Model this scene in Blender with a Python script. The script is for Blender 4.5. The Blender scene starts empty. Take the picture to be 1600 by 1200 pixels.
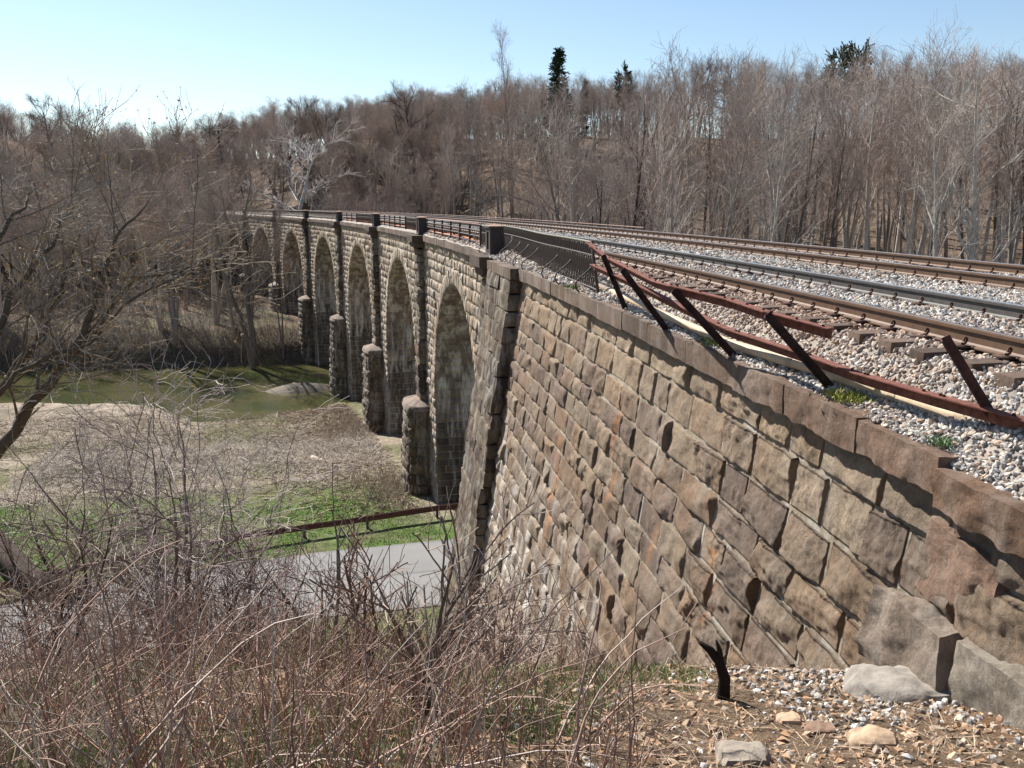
import bpy, math, random
import numpy as np
rng = np.random.default_rng(7)
random.seed(7)
C = bpy.context.scene.collection
PI = math.pi
SC = bpy.context.scene

# ------------------------------------------------------------------ view geometry (camera eye is the origin, metres)
F, YH = 1396.0, 319.2
TH = math.atan((600 - YH) / F); CT, ST = math.cos(TH), math.sin(TH)
def ray(x, y):
    u = (x - 800) / F; v = (600 - y) / F
    return np.array([u, CT + v * ST, -ST + v * CT])
def atY(x, y, Y): r = ray(x, y); return r * Y / r[1]
def atZ(x, y, Z): r = ray(x, y); return r * Z / r[2]
# the railway is an arc bending left: s = metres along it, off = metres right of the nearest rail
AZ, RR, P0 = -0.113, 422.54, 5.258
DV = np.array([math.sin(AZ), math.cos(AZ)]); NV = np.array([math.cos(AZ), -math.sin(AZ)])
CEN = (P0 - RR) * NV
def T(s, off, z):
    s, off, z = np.broadcast_arrays(np.asarray(s, float), np.asarray(off, float), np.asarray(z, float))
    a = s / RR; r = RR + off
    x = CEN[0] + r * (np.cos(a) * NV[0] + np.sin(a) * DV[0])
    y = CEN[1] + r * (np.cos(a) * NV[1] + np.sin(a) * DV[1])
    return np.stack([x, y, z], -1)
def inv(x, y):
    vx, vy = np.asarray(x) - CEN[0], np.asarray(y) - CEN[1]
    return np.arctan2(vx * DV[0] + vy * DV[1], vx * NV[0] + vy * NV[1]) * RR, np.hypot(vx, vy) - RR

# ------------------------------------------------------------------ noise
def _h(ix, iy, iz, seed):
    n = (ix * 374761393 + iy * 668265263 + iz * 1274126177 + seed * 974634777) & 0xffffffff
    n = ((n ^ (n >> 13)) * 1103515245) & 0xffffffff
    n = ((n ^ (n >> 16)) * 2654435761) & 0xffffffff
    return (n & 0xffffff) / 16777215.0
def vn(p, sc=1.0, seed=0):
    p = np.asarray(p, float) * sc + 1000.0
    i = np.floor(p).astype(np.int64); f = p - i; f = f * f * (3 - 2 * f)
    r = 0
    for dx in (0, 1):
        wx = f[..., 0] if dx else 1 - f[..., 0]
        for dy in (0, 1):
            wy = f[..., 1] if dy else 1 - f[..., 1]
            for dz in (0, 1):
                wz = f[..., 2] if dz else 1 - f[..., 2]
                r = r + wx * wy * wz * _h(i[..., 0] + dx, i[..., 1] + dy, i[..., 2] + dz, seed)
    return r * 2 - 1
def fbm(p, sc=1.0, seed=0, oc=3):
    r = 0; a = 1; t = 0
    for k in range(oc):
        r = r + a * vn(p, sc * 2 ** k, seed + k * 17); t += a; a *= .5
    return r / t
def sst(x, a, b):
    t = np.clip((x - a) / (b - a), 0, 1); return t * t * (3 - 2 * t)

# ------------------------------------------------------------------ mesh building
class MB:
    def __init__(s): s.v = []; s.f = []; s.c = []; s.n = 0
    def add(s, v, f, c=None):
        v = np.asarray(v, float).reshape(-1, 3)
        s.v.append(v)
        for ff in (f if isinstance(f, list) else [f]): s.f.append(np.asarray(ff, np.int64) + s.n)
        if c is None: c = (1, 1, 1, 0)
        c = np.asarray(c, float)
        if c.ndim == 1: c = np.tile(c, (len(v), 1))
        if c.shape[1] == 3: c = np.concatenate([c, np.zeros((len(c), 1))], 1)
        s.c.append(c); s.n += len(v)
    def build(s, name, mat, parent=None, smooth=True, origin=None):
        v = np.concatenate(s.v)
        me = bpy.data.meshes.new(name)
        if origin is not None: v = v - np.asarray(origin, float)
        elif parent is not None:
            q = parent
            while q is not None: v = v - np.array(q.location); q = q.parent
        me.vertices.add(len(v)); me.vertices.foreach_set('co', v.astype(np.float32).ravel())
        fl = s.f
        loops = np.concatenate([a.ravel() for a in fl])
        tot = np.concatenate([np.full(len(a), a.shape[1]) for a in fl])
        st = np.concatenate([[0], np.cumsum(tot)[:-1]])
        me.loops.add(len(loops)); me.loops.foreach_set('vertex_index', loops.astype(np.int32))
        me.polygons.add(len(tot)); me.polygons.foreach_set('loop_start', st.astype(np.int32))
        me.polygons.foreach_set('use_smooth', np.full(len(tot), smooth))
        me.update(calc_edges=True)
        ca = me.color_attributes.new('Col', 'FLOAT_COLOR', 'POINT')
        ca.data.foreach_set('color', np.concatenate(s.c).astype(np.float32).ravel())
        if mat: me.materials.append(mat)
        o = bpy.data.objects.new(name, me); C.objects.link(o)
        if origin is not None and parent is None: o.location = [float(q) for q in origin]
        if parent is not None: o.parent = parent
        return o
def tag(o, label=None, cat=None, group=None, kind=None):
    if label: o['label'] = label
    if cat: o['category'] = cat
    if group: o['group'] = group
    if kind: o['kind'] = kind
    return o
def empty(name, loc, label, cat, group=None):
    o = bpy.data.objects.new(name, None); C.objects.link(o); o.location = [float(q) for q in loc]; o.empty_display_size = .2
    return tag(o, label, cat, group)

def gridf(nx, ny):
    i = np.arange(nx - 1)[:, None] * ny + np.arange(ny - 1)[None]
    i = i.ravel(); return np.stack([i, i + ny, i + ny + 1, i + 1], 1)
def tubes(pts, rad, sides=3, cap=False):
    """pts (m,n,3), rad (m,n)"""
    pts = np.asarray(pts, float); rad = np.asarray(rad, float)
    if pts.ndim == 2: pts = pts[None]
    if rad.ndim < 2: rad = np.broadcast_to(rad, pts.shape[:2])
    m, n, _ = pts.shape
    t = np.gradient(pts, axis=1) if n > 2 else np.repeat(pts[:, 1:] - pts[:, :1], 2, 1)
    t /= np.linalg.norm(t, axis=-1, keepdims=True) + 1e-9
    ref = np.where(np.abs(t[..., 2:3]).mean(1, keepdims=True) > .8, np.array([1., 0, 0]), np.array([0, 0, 1.]))
    a = np.cross(t, np.broadcast_to(ref, t.shape)); a /= np.linalg.norm(a, axis=-1, keepdims=True) + 1e-9
    b = np.cross(t, a)
    ph = np.arange(sides) * 2 * PI / sides
    r = pts[:, :, None] + rad[..., None, None] * (a[:, :, None] * np.cos(ph)[None, None, :, None] + b[:, :, None] * np.sin(ph)[None, None, :, None])
    base = (np.arange(m) * n * sides)[:, None, None] + (np.arange(n - 1) * sides)[None, :, None]
    k = np.arange(sides)[None, None]; k2 = (k + 1) % sides
    f = np.stack([base + k, base + k2, base + sides + k2, base + sides + k], -1).reshape(-1, 4)
    fs = [f]
    if cap:
        b0 = (np.arange(m) * n * sides)[:, None]
        fs.append(b0 + np.arange(sides)[None, ::-1]); fs.append(b0 + (n - 1) * sides + np.arange(sides)[None])
    return r.reshape(-1, 3), fs
def addtube(mb, pts, rad, sides=3, c=None, cap=False):
    v, f = tubes(pts, rad, sides, cap)
    if c is not None:
        c = np.asarray(c, float)
        if c.ndim == 2: c = np.repeat(c, len(v) // len(c), 0)
    mb.add(v, f, c)
BOXF = np.array([[0, 1, 3, 2], [4, 6, 7, 5], [0, 4, 5, 1], [2, 3, 7, 6], [0, 2, 6, 4], [1, 5, 7, 3]])
def boxT(mb, s0, s1, o0, o1, z0, z1, c=None):
    """a box laid in track coordinates, with small chamfer-free edges"""
    v = [T(s, o, z) for s in (s0, s1) for o in (o0, o1) for z in (z0, z1)]
    mb.add(np.array(v), BOXF, c)
def bar(mb, p, q, w, h, c=None, up=(0, 0, 1)):
    """rectangular bar from p to q"""
    p = np.asarray(p, float); q = np.asarray(q, float); d = q - p; d /= np.linalg.norm(d)
    a = np.cross(d, up); a /= np.linalg.norm(a); b = np.cross(a, d)
    v = [e + a * w / 2 * i + b * h / 2 * j for e in (p, q) for i in (-1, 1) for j in (-1, 1)]
    mb.add(np.array(v), BOXF, c)
def angle_bar(mb, p, q, w, t, c=None, up=(0, 0, 1)):
    """L-section: a flat leg on top and a leg hanging down"""
    p = np.asarray(p, float); q = np.asarray(q, float); d = q - p; d /= np.linalg.norm(d)
    a = np.cross(d, up); a /= np.linalg.norm(a); b = np.cross(a, d)
    bar(mb, p, q, w, t, c, up)
    bar(mb, p - a * (w / 2 - t / 2) - b * (w / 2 + t / 2 + .0005), q - a * (w / 2 - t / 2) - b * (w / 2 + t / 2 + .0005), t, w, c, up)
# subdivided cube template
_TP = {}
def cubet(n):
    if n in _TP: return _TP[n]
    g = np.linspace(-1, 1, n); u, v = np.meshgrid(g, g, indexing='ij'); u = u.ravel(); v = v.ravel(); o = np.ones_like(u)
    vs = []; fs = []; f = gridf(n, n)
    for k, (ax, sg) in enumerate([(0, 1), (0, -1), (1, 1), (1, -1), (2, 1), (2, -1)]):
        p = np.zeros((n * n, 3)); b, c = (ax + 1) % 3, (ax + 2) % 3
        p[:, ax] = sg; p[:, b] = u; p[:, c] = v
        vs.append(p); fs.append((f if sg > 0 else f[:, ::-1]) + k * n * n)
    _TP[n] = (np.concatenate(vs), np.concatenate(fs)); return _TP[n]
def rough(mb, boxes, mapf, n, rnd=.25, amp=.04, freq=3., cols=None, seed=0):
    """boxes (m,6): a0,a1,b0,b1,c0,c1 in mapf's coordinates; rounded, rock-faced lumps"""
    boxes = np.asarray(boxes, float); tv, tf = cubet(n)
    L = np.linalg.norm(tv, axis=1, keepdims=True); mx = np.abs(tv).max(1, keepdims=True)
    sp = tv / L * 1.25
    tv2 = tv * (1 - rnd) + sp * rnd
    m = len(boxes); cen = (boxes[:, ::2] + boxes[:, 1::2]) / 2; hf = (boxes[:, 1::2] - boxes[:, ::2]) / 2
    p = cen[:, None] + hf[:, None] * tv2[None]
    q = cen[:, None] + hf[:, None] * tv[None]
    d = fbm(q + seed * 3.1, freq, seed, 3)[..., None] * amp
    p = p + d * (tv2 / np.linalg.norm(tv2, axis=1, keepdims=True))[None]
    w = mapf(p[..., 0], p[..., 1], p[..., 2])
    f = (tf[None] + (np.arange(m) * len(tv))[:, None, None]).reshape(-1, 4)
    c = None
    if cols is not None:
        c = np.repeat(np.asarray(cols, float), len(tv), 0)
        k = 1 + .12 * fbm(q, freq * 2, seed + 5, 2).reshape(-1, 1)
        c = np.concatenate([c[:, :3] * k, c[:, 3:4] if c.shape[1] > 3 else np.zeros((len(c), 1))], 1)
    mb.add(w.reshape(-1, 3), f, c)
def blocks(mb, rects, mapf, nx, ny, bulge, cols, gap=.02, base=0., fr=5., seed=0, streaks=None):
    """rock-faced blocks: every rect (u0,u1,v0,v1) becomes a chiselled cushion"""
    rects = np.asarray(rects, float); m = len(rects)
    if m == 0: return
    r_ = np.random.default_rng(seed + 11)
    gx = np.linspace(0, 1, nx - 2); gy = np.linspace(0, 1, ny - 2)
    gx = np.concatenate([[0], np.clip(gx, .035, .965), [1]]); gy = np.concatenate([[0], np.clip(gy, .05, .95), [1]])
    X, Y = np.meshgrid(gx, gy, indexing='ij')
    w = rects[:, 1] - rects[:, 0]; h = rects[:, 3] - rects[:, 2]
    cj = r_.uniform(-1, 1, (m, 4, 2)) * .018
    sx = lambda k, a: cj[:, k, a][:, None, None]
    ju = (sx(0, 0) * (1 - X) * (1 - Y) + sx(1, 0) * X * (1 - Y) + sx(2, 0) * (1 - X) * Y + sx(3, 0) * X * Y)
    jv = (sx(0, 1) * (1 - X) * (1 - Y) + sx(1, 1) * X * (1 - Y) + sx(2, 1) * (1 - X) * Y + sx(3, 1) * X * Y)
    U = rects[:, 0, None, None] + gap / 2 + (w - gap)[:, None, None] * X + ju
    V = rects[:, 2, None, None] + gap / 2 + (h - gap)[:, None, None] * Y + jv
    H = np.full(U.shape, 9.)
    for k in range(4):
        A = r_.uniform(.75, 1.35, m)[:, None, None]; g = r_.uniform(-1.7, 1.7, (m, 2))
        H = np.minimum(H, A + g[:, 0, None, None] * (X - .5) + g[:, 1, None, None] * (Y - .5))
    P = np.stack([U, V, U * 0], -1) + r_.uniform(0, 50, (m, 1, 1, 1))
    H = H * bulge * r_.uniform(.3, 1.5, m)[:, None, None] + bulge * (.75 * fbm(P, fr, seed, 4) + .38 * np.abs(fbm(P, fr * 2.7, seed + 6, 3)) + .55 * np.minimum(0, vn(P, fr * .7, seed + 3)) - .35 * np.abs(vn(P, fr * 1.6, seed + 4)))
    ed = np.minimum(np.minimum(X * (w / h).mean(), (1 - X) * (w / h).mean()), np.minimum(Y, 1 - Y))
    prof = .66 + .34 * sst(ed, 0.0, .10)
    H = np.maximum(H, .0) * prof + base
    rim = (X == 0) | (X == 1) | (Y == 0) | (Y == 1)
    H = np.where(rim[None], base - .03, H)
    cols = np.asarray(cols, float)
    cc = np.repeat(cols[:, None, None], nx, 1).repeat(ny, 2)
    k = 1 + .18 * fbm(P, fr * 1.5, seed + 9, 2)[..., None]
    cc = np.concatenate([cc[..., :3] * k, cc[..., 3:4]], -1)
    if streaks:
        for su, z0, z1, wd in streaks:
            k = np.exp(-((U - su + .08 * np.sin(V * 5)) / wd) ** 2) * sst(V, z0, z0 + .25) * (1 - sst(V, z1 - .08, z1)); k = .75 * k[..., None] * np.clip(.9 + .6 * fbm(P, 4, 3, 2), 0, 1)[..., None]
            cc = np.concatenate([cc[..., :3] * (1 - k) + np.array([.33, .15, .055]) * k, cc[..., 3:4]], -1)
    W = mapf(U, V, H)
    f = (gridf(nx, ny)[None] + (np.arange(m) * nx * ny)[:, None, None]).reshape(-1, 4)
    mb.add(W.reshape(-1, 3), f, cc.reshape(-1, 4))

# ------------------------------------------------------------------ materials
def newmat(name, rough=.85, spec=.3):
    m = bpy.data.materials.new(name); m.use_nodes = True; nt = m.node_tree
    b = nt.nodes['Principled BSDF']; b.inputs['Roughness'].default_value = rough
    b.inputs['Specular IOR Level'].default_value = spec
    return m, nt, b
def nd(nt, t, **k):
    n = nt.nodes.new(t)
    for a, v in k.items(): setattr(n, a, v)
    return n
def noise(nt, scale, detail=4, vec=None, rough=.6, stretch=None):
    n = nd(nt, 'ShaderNodeTexNoise'); n.inputs['Scale'].default_value = scale; n.inputs['Detail'].default_value = detail
    n.inputs['Roughness'].default_value = rough
    if vec is None:
        tc = nd(nt, 'ShaderNodeNewGeometry'); vec = tc.outputs['Position']
    if stretch:
        mp = nd(nt, 'ShaderNodeMapping'); mp.inputs['Scale'].default_value = stretch; nt.links.new(vec, mp.inputs['Vector']); vec = mp.outputs[0]
    nt.links.new(vec, n.inputs['Vector']); return n.outputs['Fac']
def ramp(nt, fac, a, b, va=0., vb=1.):
    n = nd(nt, 'ShaderNodeMapRange'); n.inputs[1].default_value = a; n.inputs[2].default_value = b
    n.inputs[3].default_value = va; n.inputs[4].default_value = vb; nt.links.new(fac, n.inputs[0]); return n.outputs[0]
def mixc(nt, fac, a, b, mode='MIX'):
    n = nd(nt, 'ShaderNodeMix', data_type='RGBA', blend_type=mode)
    for i, v in ((0, fac), (6, a), (7, b)):
        if isinstance(v, (int, float)): n.inputs[i].default_value = v
        elif isinstance(v, tuple): n.inputs[i].default_value = (*v[:3], 1)
        else: nt.links.new(v, n.inputs[i])
    return n.outputs[2]
def mul(nt, a, b):
    n = nd(nt, 'ShaderNodeMath', operation='MULTIPLY')
    for i, v in ((0, a), (1, b)):
        if isinstance(v, (int, float)): n.inputs[i].default_value = v
        else: nt.links.new(v, n.inputs[i])
    return n.outputs[0]
def bump(nt, b, h, st=.5, dist=.02):
    n = nd(nt, 'ShaderNodeBump'); n.inputs['Strength'].default_value = st; n.inputs['Distance'].default_value = dist
    nt.links.new(h, n.inputs['Height']); nt.links.new(n.outputs[0], b.inputs['Normal'])
def attr(nt):
    n = nd(nt, 'ShaderNodeAttribute'); n.attribute_name = 'Col'; return n
M = {}
def m_col(key, rough=.85, spec=.3, var=.25, scale=8., bst=0., bdist=.02, metal=0., objvar=0., hue=None):
    m, nt, b = newmat(key, rough, spec)
    c = attr(nt).outputs['Color']
    nz = noise(nt, scale, 5)
    v = ramp(nt, nz, .25, .75, 1 - var, 1 + var)
    cc = nd(nt, 'ShaderNodeCombineColor')
    for i in range(3): nt.links.new(v, cc.inputs[i])
    c = mixc(nt, 1.0, c, cc.outputs[0], 'MULTIPLY')
    if objvar:
        oi = nd(nt, 'ShaderNodeObjectInfo'); r = ramp(nt, oi.outputs['Random'], 0, 1, 1 - objvar, 1 + objvar)
        c2 = nd(nt, 'ShaderNodeCombineColor')
        for i in range(3): nt.links.new(r, c2.inputs[i])
        c = mixc(nt, 1.0, c, c2.outputs[0], 'MULTIPLY')
        if hue: c = mixc(nt, ramp(nt, noise(nt, .13, 2), .4, .6, 0, .7), c, mixc(nt, 1.0, c, hue, 'MULTIPLY'))
    nt.links.new(c, b.inputs['Base Color'])
    b.inputs['Metallic'].default_value = metal
    if bst: bump(nt, b, noise(nt, scale * 3, 6, rough=.7), bst, bdist)
    M[key] = m; return m
def m_stone(key):
    m, nt, b = newmat(key, .9, .2)
    a = attr(nt); c = a.outputs['Color']
    v1 = ramp(nt, noise(nt, 1.3, 5), .3, .7, .72, 1.25)
    cc = nd(nt, 'ShaderNodeCombineColor')
    for i in range(3): nt.links.new(v1, cc.inputs[i])
    c = mixc(nt, 1.0, c, cc.outputs[0], 'MULTIPLY')
    v2 = ramp(nt, noise(nt, 22, 9, rough=.82), .32, .68, .5, 1.45)
    c3 = nd(nt, 'ShaderNodeCombineColor')
    for i in range(3): nt.links.new(v2, c3.inputs[i])
    c = mixc(nt, .8, c, mixc(nt, 1.0, c, c3.outputs[0], 'MULTIPLY'))
    # iron staining in blotches that belong to the stone
    c = mixc(nt, mul(nt, ramp(nt, noise(nt, .9, 4, stretch=(1, 1, .45)), .58, .74), .32), c, (.23, .115, .055))
    # dark lichen / soot blotches
    c = mixc(nt, mul(nt, ramp(nt, noise(nt, 3.1, 6, rough=.7), .58, .72), .5), c, (.05, .043, .036))
    # pale lime wash running down, where the vertex alpha says the face weeps
    ef = mul(nt, ramp(nt, noise(nt, 2.2, 6, stretch=(1, 1, .16), rough=.7), .47, .62), a.outputs['Alpha'])
    c = mixc(nt, ef, c, (.56, .54, .48))
    nt.links.new(c, b.inputs['Base Color'])
    bump(nt, b, noise(nt, 16, 10, rough=.8), 1.0, .045)
    M[key] = m; return m
m_stone('stone')
m_col('ballast', .85, .3, .3, 30, .3, .004)
m_col('rust', .9, .2, .55, 13, .6, .008)
m_col('iron', .6, .4, .3, 20, .25, .004)
m_col('rail', .55, .5, .25, 9, .15, .002)
m_col('railhead', .28, .5, .15, 9, 0, 0, .9)
m_col('wood', .9, .2, .35, 14, .5, .01)
m_col('pipe', .6, .35, .2, 7, .15, .002)
m_col('bark', .95, .1, .35, 6, .8, .02, objvar=.6)
m_col('twig', .95, .05, .2, 3, objvar=.22, hue=(1.10, .95, .88))
m_col('cane', .8, .2, .3, 5)
m_col('leaf', .7, .2, .3, 2, objvar=.1)
m_col('rockm', .9, .25, .25, 7, .7, .02)
def m_ground():
    m, nt, b = newmat('ground', .95, .1)
    c = attr(nt).outputs['Color']
    for sc, lo, hi, st in ((.9, .75, 1.25, None), (3.2, .6, 1.4, None), (11, .55, 1.45, None), (55, .55, 1.5, None)):
        v = ramp(nt, noise(nt, sc, 5, rough=.7, stretch=st), .3, .7, lo, hi)
        cc = nd(nt, 'ShaderNodeCombineColor')
        for i in range(3): nt.links.new(v, cc.inputs[i])
        c = mixc(nt, 1.0, c, cc.outputs[0], 'MULTIPLY')
    nt.links.new(c, b.inputs['Base Color'])
    bump(nt, b, noise(nt, 8, 10, rough=.82), 1.0, .14)
    M['ground'] = m
m_ground()
def m_asphalt():
    m, nt, b = newmat('asphalt', .9, .2)
    c = mixc(nt, ramp(nt, noise(nt, .5, 4), .3, .7), (.175, .17, .167), (.225, .22, .212))
    c = mixc(nt, ramp(nt, noise(nt, 60, 4), .35, .65, 0, .5), c, (.2, .195, .19)); c = mixc(nt, 1.0, c, attr(nt).outputs['Color'], 'MULTIPLY')
    nt.links.new(c, b.inputs['Base Color']); bump(nt, b, noise(nt, 90, 4), .4, .004); M['asphalt'] = m
m_asphalt()
def m_water():
    m, nt, b = newmat('water', .05, .5)
    c = mixc(nt, ramp(nt, noise(nt, .09, 3, stretch=(1, 2.2, 1)), .38, .62), (.040, .050, .017), (.085, .075, .032))
    nt.links.new(c, b.inputs['Base Color'])
    n1 = noise(nt, 2.2, 5, stretch=(.6, 2.0, 1), rough=.6)
    bump(nt, b, n1, .5, .05); M['water'] = m
m_water()

# ------------------------------------------------------------------ terrain
NSX = np.array([-200., -60, -32.4, -21.5, -17.1, -14.2, -6.6, -1.6, 20, 60])
NSY = np.array([125., 113, 107.6, 101.8, 92.0, 91.5, 93.6, 95.8, 98, 100])
FSX = np.array([-200., -80, -30, -24, -2.7, 20, 60]); FSY = np.array([165., 140, 128.4, 126.7, 121.5, 119, 118])
UK = np.array([30., 45, 50, 58, 66, 78, 88, 93, 96, 110, 118, 121.5, 123.5, 129, 170, 600])
ZK = np.array([-17.55, -17.6, -17.6, -17.9, -18.4, -19.6, -20.2, -20.75, -21.6, -22.2, -21.7, -20.9, -18.3, -16.8, -15.2, -14])
SLY = np.array([-60., -6, -1, 3, 5.2, 6.9, 10, 17.4, 29.5, 31.5]); SLZ = np.array([-1.0, -1.5, -1.75, -2.45, -3.3, -3.85, -5.75, -10.25, -17.15, -17.55])
AZK = np.radians([-60, -35, -27, -22, -19.5, -15, -10, -5, 0, 10, 20, 30, 50]); HK = np.array([12, 12, 15, 13, 9, 10.5, 13.5, 15, 14, 13, 12, 13, 13.])
D0K = np.array([165, 165, 165, 160, 155, 150, 140, 120, 70, 55, 50, 50, 50.]); D1K = np.array([235, 235, 235, 230, 225, 205, 205, 215, 200, 190, 190, 190, 190.])
def ground(x, y, detail=True):
    x = np.asarray(x, float); y = np.asarray(y, float)
    s, off = inv(x, y)
    sn = np.interp(off, NSX, NSY); sf = np.interp(off, FSX, FSY)
    u = np.where(s < 60, s, np.where(s < sn, 60 + (s - 60) * 33 / (sn - 60), np.where(s < sf, 93 + (s - sn) * 28.5 / (sf - sn), 121.5 + (s - sf))))
    z = np.interp(u, UK, ZK)
    # the near embankment slope
    ys = y + 0.02 * np.minimum(x + 3, 0)
    sl = np.interp(ys, SLY, SLZ)
    z = np.where(ys < 31.5, np.maximum(sl, -17.6), z)
    z = z + .28 * sst(x, 3.1, 4.6) * (1 - sst(y, 5.2, 6.4))
    # right of the tracks: fill falls away, then level ground and hill
    rb = np.interp(s, [-50, 12, 45, 70], [-4.3, -4.6, -13, -17.0])
    zr = np.where(s < 95, rb, np.minimum(z, rb))
    tr = sst(off, 7.0, 16.0)
    fill = np.where(s < 32, -2.3, z)
    on = (off > -0.1)
    zin = np.where(off < 7.2, fill, fill * (1 - tr) + zr * tr)
    z = np.where(on, zin, z)
    d = np.hypot(x, y); az = np.arctan2(x, np.maximum(y, 1e-3))
    H = np.interp(az, AZK, HK); d0 = np.interp(az, AZK, D0K); d1 = np.interp(az, AZK, D1K)
    k = sst(d, d0, d1); k = np.where((s > 60) & (s < 121) & (off < 30), 0, k); k = k * np.where((s > 60) & (s < 192), sst(np.abs(off - 2.6), 8, 26), 1)
    z = z + (H - z) * k
    z = z + .05 * np.maximum(d - 240, 0)
    # shelf cut for the line on the far bank
    fc = sst(s, 170, 186) * (1 - sst(np.abs(off - 2.6), 8, 34)); z = np.where(s > 170, z + (np.minimum(z, -2.0) - z) * fc, z)
    if detail:
        P = np.stack([x, y, x * 0], -1)
        a = np.clip((d - 4) / 30, .25, 1) * np.where((off > -1.2) & (off < 8), 0, 1)
        road = (s > 33) & (s < 46) & (off < 12)
        a = np.where(road, 0.05, a)
        grass = (s > 45) & (s < 58) & (off < 4); a = np.where(grass, .25, a)
        z = z + a * (.22 * fbm(P, .35, 3, 3)) + np.clip(d, 0, 40) / 40 * np.where(road | grass, 0, 1) * .05 * vn(P, 2.1, 8)
        hum = np.exp(-((s - 68) / 6.5) ** 2) * sst(off, -30, -22) * (1 - sst(off, -4.5, -2.0))
        z = z + hum * (.75 * np.maximum(fbm(P, .42, 21, 3), -.2) + .25 * vn(P, 1.6, 5))
        z = z + k * .8 * fbm(P, .06, 31, 3) * (d > 60)
        z = z + .22 * np.minimum(fbm(P, .8, 77, 4), .1) * ((s > 60) & (s < 120) & (off < -1))
    return z
def spaced(knots):
    out = [knots[0][0]]
    for (a, st0), (b, _) in zip(knots[:-1], knots[1:]):
        n = max(1, int(round((b - a) / st0))); out += list(a + (b - a) * np.arange(1, n + 1) / n)
    return np.array(out)
gx = spaced([(-420, 12), (-120, 3), (-60, .9), (-24, .45), (-6, .18), (6, .6), (14, 3), (120, 8), (420, 8)])
gy = spaced([(-40, 4), (-4, .5), (1.5, .15), (14, .4), (32, .5), (80, .8), (135, 2.2), (260, 8), (520, 8)])
X, Y = np.meshgrid(gx, gy, indexing='ij'); Z = ground(X, Y)
P3 = np.stack([X, Y, X * 0], -1); s_, off_ = inv(X, Y)
def lerp(a, b, k): return a + (b - a) * k[..., None]
litter = np.array([.120, .085, .060]); dirt = np.array([.27, .19, .125]); thatch = np.array([.265, .22, .165]); green = np.array([.085, .145, .03])
olive = np.array([.135, .13, .068]); sand = np.array([.32, .26, .205]); mud = np.array([.11, .095, .07])
n1 = fbm(P3, .30, 41, 4); n2 = fbm(P3, 1.1, 51, 3); n3 = fbm(P3, .12, 61, 2)
col = np.broadcast_to(litter, X.shape + (3,)).copy()
col = lerp(col, dirt * .8, sst(n2, .1, .6))
val = (off_ < 9) & (s_ > 31)
c2 = lerp(np.broadcast_to(olive, col.shape), thatch, sst(n1, -.35, .25))
c2 = lerp(c2, mud * 1.2, sst(n2, .35, .8) * .6)
col = np.where((val & (s_ < 112))[..., None], c2, col)
gm = sst(s_, 44.2, 45.5) * (1 - sst(s_, 56.5 + 2 * n1, 58.5 + 2 * n1)) * (1 - sst(off_ + n2 * 2, -4.5, -1.5) * sst(s_, 46, 51))
gm = gm * (.3 + .7 * sst(n1 + .6 * n2, -.45, .12))
gm = np.maximum(gm, .5 * sst(s_, 31, 33) * (1 - sst(s_, 37, 38)) * (off_ < 4))
gm = np.where(off_ > 6, 0, gm)
col = lerp(col, green, np.where(val, gm, 0))
gm2 = sst(s_, 76, 80) * (1 - sst(s_, 86, 91)) * sst(n3 + .6 * n2, -.5, .3) * (off_ < -3) * (off_ > -24)
col = lerp(col, olive * .95, gm2 * .8)
sm = sst(off_, -75, -60) * (1 - sst(off_, -22, -16)) * sst(s_, 78, 84) * (s_ < 116)
col = lerp(col, lerp(np.broadcast_to(sand, col.shape), mud * 1.3, sst(n2 + .4 * n1, -.15, .35) * .8), sm * (.6 + .4 * sst(n1, -.5, 0)))
fb = (s_ > 118) & (s_ < 150) & (off_ < -1)
col = np.where(fb[..., None], lerp(np.broadcast_to(mud * .8, col.shape), lerp(np.broadcast_to(litter * 1.2, col.shape), olive, sst(n2, -.1, .4)), sst(n1 + .5 * n2, -.2, .4)), col)
slope = (Y < 31) & (off_ < -.9)
c3 = lerp(np.broadcast_to(dirt * .85, col.shape), olive * .8, sst(n1 + n2 * .5, -.2, .25) * (1 - sst(X, 0, 1.6)))
c3 = lerp(c3, thatch * .9, sst(n2, .15, .5) * .7)
rd = sst(X + .5 * n2, 2.6, 3.6) * (1 - sst(Y, 5.0, 7.5)); c3 = lerp(c3, np.array([.30, .165, .085]), rd)
c3 = lerp(c3, np.array([.075, .06, .05]), sst(n2, -.35, .2) * sst(Y, 5.6, 6.4) * (1 - sst(Y, 8.6, 10)) * sst(X, 1.6, 2.4) * .85)
col = np.where(slope[..., None], c3, col)
mb = MB(); mb.add(np.stack([X, Y, Z], -1), gridf(len(gx), len(gy)), col.reshape(-1, 3))
g = tag(mb.build('ground', M['ground']), kind='structure')
# distant ring of land so the ground reaches the horizon
mb = MB(); a = np.linspace(0, 2 * PI, 73)[:-1]
rr = np.array([430, 900, 2500.]); zz = np.array([6., 6., -2.])
v = np.stack([np.outer(rr, np.cos(a)), np.outer(rr, np.sin(a)), np.outer(zz, np.ones(72))], -1)
fz = [[i * 72 + k, i * 72 + (k + 1) % 72, (i + 1) * 72 + (k + 1) % 72, (i + 1) * 72 + k] for i in range(2) for k in range(72)]
mb.add(v, np.array(fz), (.10, .085, .06)); tag(mb.build('hills', M['ground']), kind='structure')
# water
mb = MB(); ss = np.linspace(84, 175, 60); oo = np.linspace(-150, 60, 90)
S, O = np.meshgrid(ss, oo, indexing='ij'); mb.add(T(S, O, S * 0 - 20.75), gridf(60, 90)); tag(mb.build('river', M['water']), kind='structure')
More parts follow.
